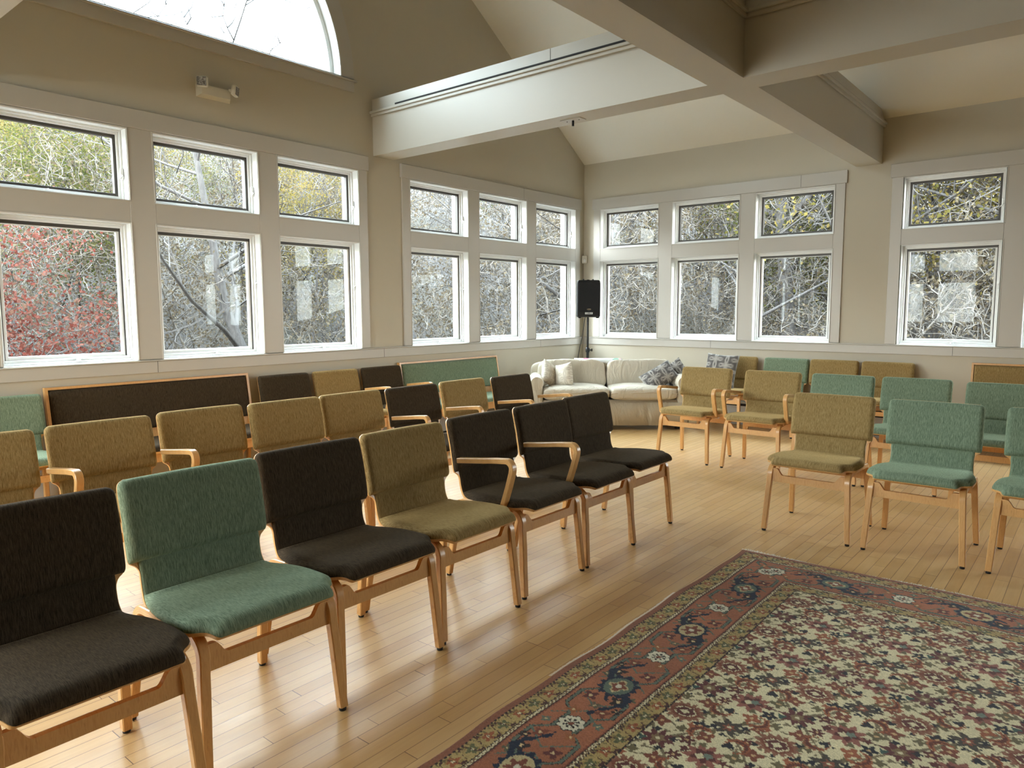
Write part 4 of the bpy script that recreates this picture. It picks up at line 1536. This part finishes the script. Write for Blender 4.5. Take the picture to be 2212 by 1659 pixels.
def grow(seed, H, r0, levels=3, nb=(9, 6, 4), lean=.1, spread=.9, twig=.006, up=.35, droop=0.0, first=.25, wig=.12):
    """a bare tree: returns tube data and twig tips"""
    R = random.Random(seed)
    g = MB()
    tips = []
    def branch(p, d, L, r, lev):
        n = 5 if lev == 0 else 4
        pts, rad = [Vector(p)], [r]
        dd = Vector(d).normalized()
        for i in range(n):
            dd = (dd + Vector((R.uniform(-1, 1), R.uniform(-1, 1), R.uniform(-1, 1) * .5 + (up if lev else .15) - droop * lev)) * wig * (1 + lev * .6)).normalized()
            pts.append(pts[-1] + dd * (L / n))
            rad.append(max(twig * .6, r * (1 - .82 * (i + 1) / n)))
        g.tube(pts, rad, 6 if lev == 0 else (5 if lev == 1 else 3), cap=False)
        if lev >= levels:
            tips.append(pts[-1]); tips.append(pts[-2]); tips.append(pts[-3])
            return
        k = nb[lev]
        for q in range(k):
            s = first + (1 - first) * (q + R.random()) / k if lev == 0 else .2 + .8 * (q + R.random()) / k
            f = min(s, .999) * n
            i = int(f)
            P = pts[i].lerp(pts[i + 1], f - i)
            rr_ = rad[i] + (rad[i + 1] - rad[i]) * (f - i)
            t_ = (pts[i + 1] - pts[i]).normalized()
            a = R.uniform(0, 2 * pi)
            o = t_.orthogonal().normalized()
            b2 = t_.cross(o)
            side = o * cos(a) + b2 * sin(a)
            nd = (t_ * R.uniform(.35, .8) + side * spread).normalized()
            branch(P, nd, L * R.uniform(.38, .62) * (1.1 - .45 * s), max(twig, rr_ * .55), lev + 1)
    branch((0, 0, -.3), (R.uniform(-1, 1) * lean, R.uniform(-1, 1) * lean, 1), H, r0, 0)
    return g, tips
def leaves(tips, seed, per, size, spread):
    R = np.random.RandomState(seed)
    T = np.array([tuple(t_) for t_ in tips])
    idx = np.repeat(np.arange(len(T)), per)
    P = T[idx] + R.normal(0, spread, (len(idx), 3))
    n = len(P)
    a = R.normal(0, 1, (n, 3)); a /= np.linalg.norm(a, axis=1)[:, None]
    b_ = R.normal(0, 1, (n, 3)); b_ -= a * (a * b_).sum(1)[:, None]; b_ /= np.linalg.norm(b_, axis=1)[:, None]
    s = size * R.uniform(.6, 1.3, (n, 1))
    V = np.stack([P - a * s * .5, P + b_ * s * .36, P + a * s * .6, P - b_ * s * .36], 1).reshape(-1, 3)
    F = np.arange(n * 4).reshape(-1, 4)
    return V, F.tolist()
def tree_proto(nm, label, cat, group, seed, bark='bark', leaf=None, per=10, size=.07, sp=.18, **kw):
    g, tips = grow(seed, **kw)
    r = thing(nm, label, cat, (0, 0, 0), 0, group)
    g.build('trunk_and_branches', M[bark], r, angle=80)
    if leaf:
        V, F = leaves(tips, seed, per, size, sp)
        mk('foliage', V, F, M[leaf], r, smooth=False)
    return r
PT = {}
GB = 'trees of the autumn woods outside the windows'
PT['bare1'] = tree_proto('bare_tree', 'bare grey tree in the woods outside the windows', 'tree', GB, 11, H=9, r0=.13, nb=(13, 7, 5), twig=.010)
PT['bare2'] = tree_proto('bare_tree', 'bare grey tree in the woods outside the windows', 'tree', GB, 12, H=8, r0=.10, nb=(12, 7, 5), twig=.009, lean=.25, spread=1.1)
PT['bare3'] = tree_proto('bare_tree', 'bare grey tree in the woods outside the windows', 'tree', GB, 13, H=10, r0=.16, nb=(14, 8, 5), twig=.011, first=.12, leaf='leaf_tan', per=1, size=.09, sp=.25)
PT['yel1'] = tree_proto('yellow_tree', 'yellow-leaved tree in the woods outside the windows', 'tree', GB, 21, H=6.5, r0=.07, nb=(12, 6, 4), twig=.008, leaf='leaf_yellow', per=12, size=.06, sp=.22, first=.1)
PT['yel2'] = tree_proto('yellow_tree', 'yellow-leaved tree in the woods outside the windows', 'tree', GB, 22, H=5, r0=.06, nb=(11, 6, 4), twig=.008, leaf='leaf_green', per=11, size=.06, sp=.2, first=.08, lean=.2)
PT['sap1'] = tree_proto('thicket_shrub', 'tangled leafless shrub in the woods outside the windows', 'shrub', GB, 31, bark='twig', H=3.2, r0=.026, nb=(14, 6, 4), twig=.0075, first=.03, spread=1.3, up=.2, wig=.3, leaf='leaf_tan', per=2, size=.05, sp=.12)
PT['sap2'] = tree_proto('thicket_shrub', 'tangled leafless shrub in the woods outside the windows', 'shrub', GB, 32, bark='twig', H=3.8, r0=.03, nb=(15, 7, 4), twig=.0075, first=.03, spread=1.4, up=.1, wig=.38, leaf='leaf_tan', per=1, size=.055, sp=.12)
CA = {k: make_cache(v) for k, v in PT.items()}
used = set()
HT = dict(bare1=11.5, bare2=10, bare3=13, yel1=8.2, yel2=6.4, sap1=4.2, sap2=4.8, red=3.0, fork=6.3)
def plant(kind, x, y, s=1.0, rz=None, tilt=0.0, dz=0.0, free=False):
    rz = RND.uniform(0, 2 * pi) if rz is None else rz
    z = hill_z(x, y) + dz
    dist = sqrt((x - CAM.x) ** 2 + (y - CAM.y) ** 2)
    az = math.degrees(math.atan2(y - CAM.y, CAM.x - x))
    if az < 58 and not free:        # the crowns stay below the arched window
        s = min(s, max(.35, (1.45 + dist * .262 - z) / HT[kind]))
    if kind not in used:
        used.add(kind)
        o = PT[kind]
        o.location = (x, y, z); o.rotation_euler = (tilt, 0, rz); o.scale = (s, s, s)
        return o
    return dup(PT[kind], CA[kind], (x, y, z), rz, scale=(s, s, s), rot=(tilt, 0, rz))
def polar(az, d):
    """a point seen from inside the room: azimuth in degrees from -x towards +y, distance in metres"""
    return CAM.x - d * cos(radians(az)), CAM.y + d * sin(radians(az))
R2 = random.Random(99)
def outside(x, y, m=1.4):
    return (x < -m) or (y > m)
def scatter(kinds, n, az0, az1, d0, d1, s0, s1):
    k = 0
    for i in range(n):
        for _ in range(40):
            az = az0 + (az1 - az0) * (i + R2.random()) / n
            d = R2.uniform(d0, d1)
            x, y = polar(az, d)
            if outside(x, y, 3.0):
                break
        plant(R2.choice(kinds), x, y, R2.uniform(s0, s1))
# near layer of tangled shrubs and saplings, then trees further up the slope
scatter(['sap1', 'sap2'], 38, 13, 96, 12, 18, .8, 1.3)
scatter(['sap1', 'sap2'], 44, 13, 96, 18, 28, 1.1, 1.8)
scatter(['yel2', 'yel2', 'yel1'], 12, 13, 23, 14, 24, .8, 1.3)
scatter(['yel1', 'yel2'], 3, 25, 36, 17, 24, .5, .8)
scatter(['yel1'], 3, 32, 37, 15, 19, .5, .8)
scatter(['yel1', 'yel2'], 4, 40, 62, 21, 30, .6, .9)
scatter(['yel1', 'yel2'], 8, 63, 78, 18, 28, .9, 1.3)
scatter(['yel1'], 11, 77, 92, 15, 25, .9, 1.3)
scatter(['bare1', 'bare2', 'bare3'], 40, 13, 96, 15, 30, .7, 1.2)
scatter(['bare1', 'bare2', 'bare3'], 44, 13, 96, 28, 46, .8, 1.4)
# the red tree before the leftmost window
PT['red'] = tree_proto('red_maple', 'small red-leaved tree right outside the window at the left edge of the photo', 'tree', None, 41, H=2.9, r0=.05, nb=(12, 6, 4), twig=.006, leaf='leaf_red', per=6, size=.055, sp=.15, first=.12, spread=1.1)
CA['red'] = make_cache(PT['red'])
used_red = plant('red', *polar(14.6, 11.0), .92, free=True)
o = plant('red', *polar(95.0, 15.0), .95)
o['label'] = 'small red-leaved tree outside the window at the right edge of the photo'
x, y = polar(32.3, 12.5)
PT['fork'] = tree_proto('forked_tree', 'pale forked tree with spreading limbs close outside the third window of the left group', 'tree', None, 57, H=6.5, r0=.115, nb=(9, 5, 4), twig=.010, first=.22, spread=1.25, wig=.2)
CA['fork'] = make_cache(PT['fork'])
plant('fork', x, y, 1.0, rz=1.2, free=True)

# ------------------------------------------------------------------ light
t = NT('autumn_sky', world=True)
tc = t.n('ShaderNodeTexCoord').outputs['Generated']
z = t.n('ShaderNodeSeparateXYZ', ins={0: tc}).outputs[2]
c = t.ramp(z, [(0, (1, .975, .93, 1)), (.3, (.93, .97, 1, 1)), (1, (.72, .87, 1, 1))])
bg = t.n('ShaderNodeBackground', ins={'Color': c, 'Strength': 18.0})
wo = t.n('ShaderNodeOutputWorld')
t.t.links.new(bg.outputs[0], wo.inputs[0])
SC.world = t.m

def portal(name, m4, sx, sy):
    l = bpy.data.lights.new(name, 'AREA')
    l.shape = 'RECTANGLE'; l.size = sx; l.size_y = sy
    l.cycles.is_portal = True
    o = bpy.data.objects.new(name, l)
    COL.objects.link(o)
    o.matrix_world = m4
    return o
for i, (base, a, z_) in enumerate(PORTALS):
    # area lamps shine along local -z; the portal must look into the room (local -y of the wall frame)
    m4 = base @ Matrix.Translation(((a + z_) / 2, .16, (ZS + ZU1) / 2)) @ Matrix.Rotation(radians(-90), 4, 'X')
    portal('window_portal', m4, abs(z_ - a), ZU1 - ZS)
for base, s in ((ML, AC),):
    m4 = base @ Matrix.Translation((s, .16, AZ + AR / 2)) @ Matrix.Rotation(radians(-90), 4, 'X')
    portal('arch_portal', m4, 2 * AR, AR)

# ------------------------------------------------------------------ camera
cd = bpy.data.cameras.new('camera')
cd.sensor_width = 36
cd.lens = 1563.1 / 2212 * 36
cd.clip_end = 300
cam = bpy.data.objects.new('camera', cd)
COL.objects.link(cam)
pi_, ya, ro = radians(-5.853), radians(-39.627), radians(-.175)
fw = Vector((sin(ya) * cos(pi_), cos(ya) * cos(pi_), sin(pi_)))
r0 = Vector((cos(ya), -sin(ya), 0))
u0 = r0.cross(fw)
rr_ = r0 * cos(ro) + u0 * sin(ro)
uu = -r0 * sin(ro) + u0 * cos(ro)
m = Matrix((rr_, uu, -fw)).transposed().to_4x4()
m.translation = CAM
cam.matrix_world = m
SC.camera = cam

SC.view_settings.view_transform = 'Standard'
SC.view_settings.look = 'None'
SC.view_settings.gamma = 1
SC.view_settings.use_curve_mapping = False
SC.view_settings.exposure = 0.9
cy = SC.cycles
cy.max_bounces = 6
cy.diffuse_bounces = 4
cy.use_adaptive_sampling = True
cy.adaptive_threshold = .05
cy.glossy_bounces = 3
cy.transmission_bounces = 4
cy.transparent_max_bounces = 12
cy.caustics_reflective = False
cy.caustics_refractive = False
cy.use_denoising = True
cy.sample_clamp_indirect = 8
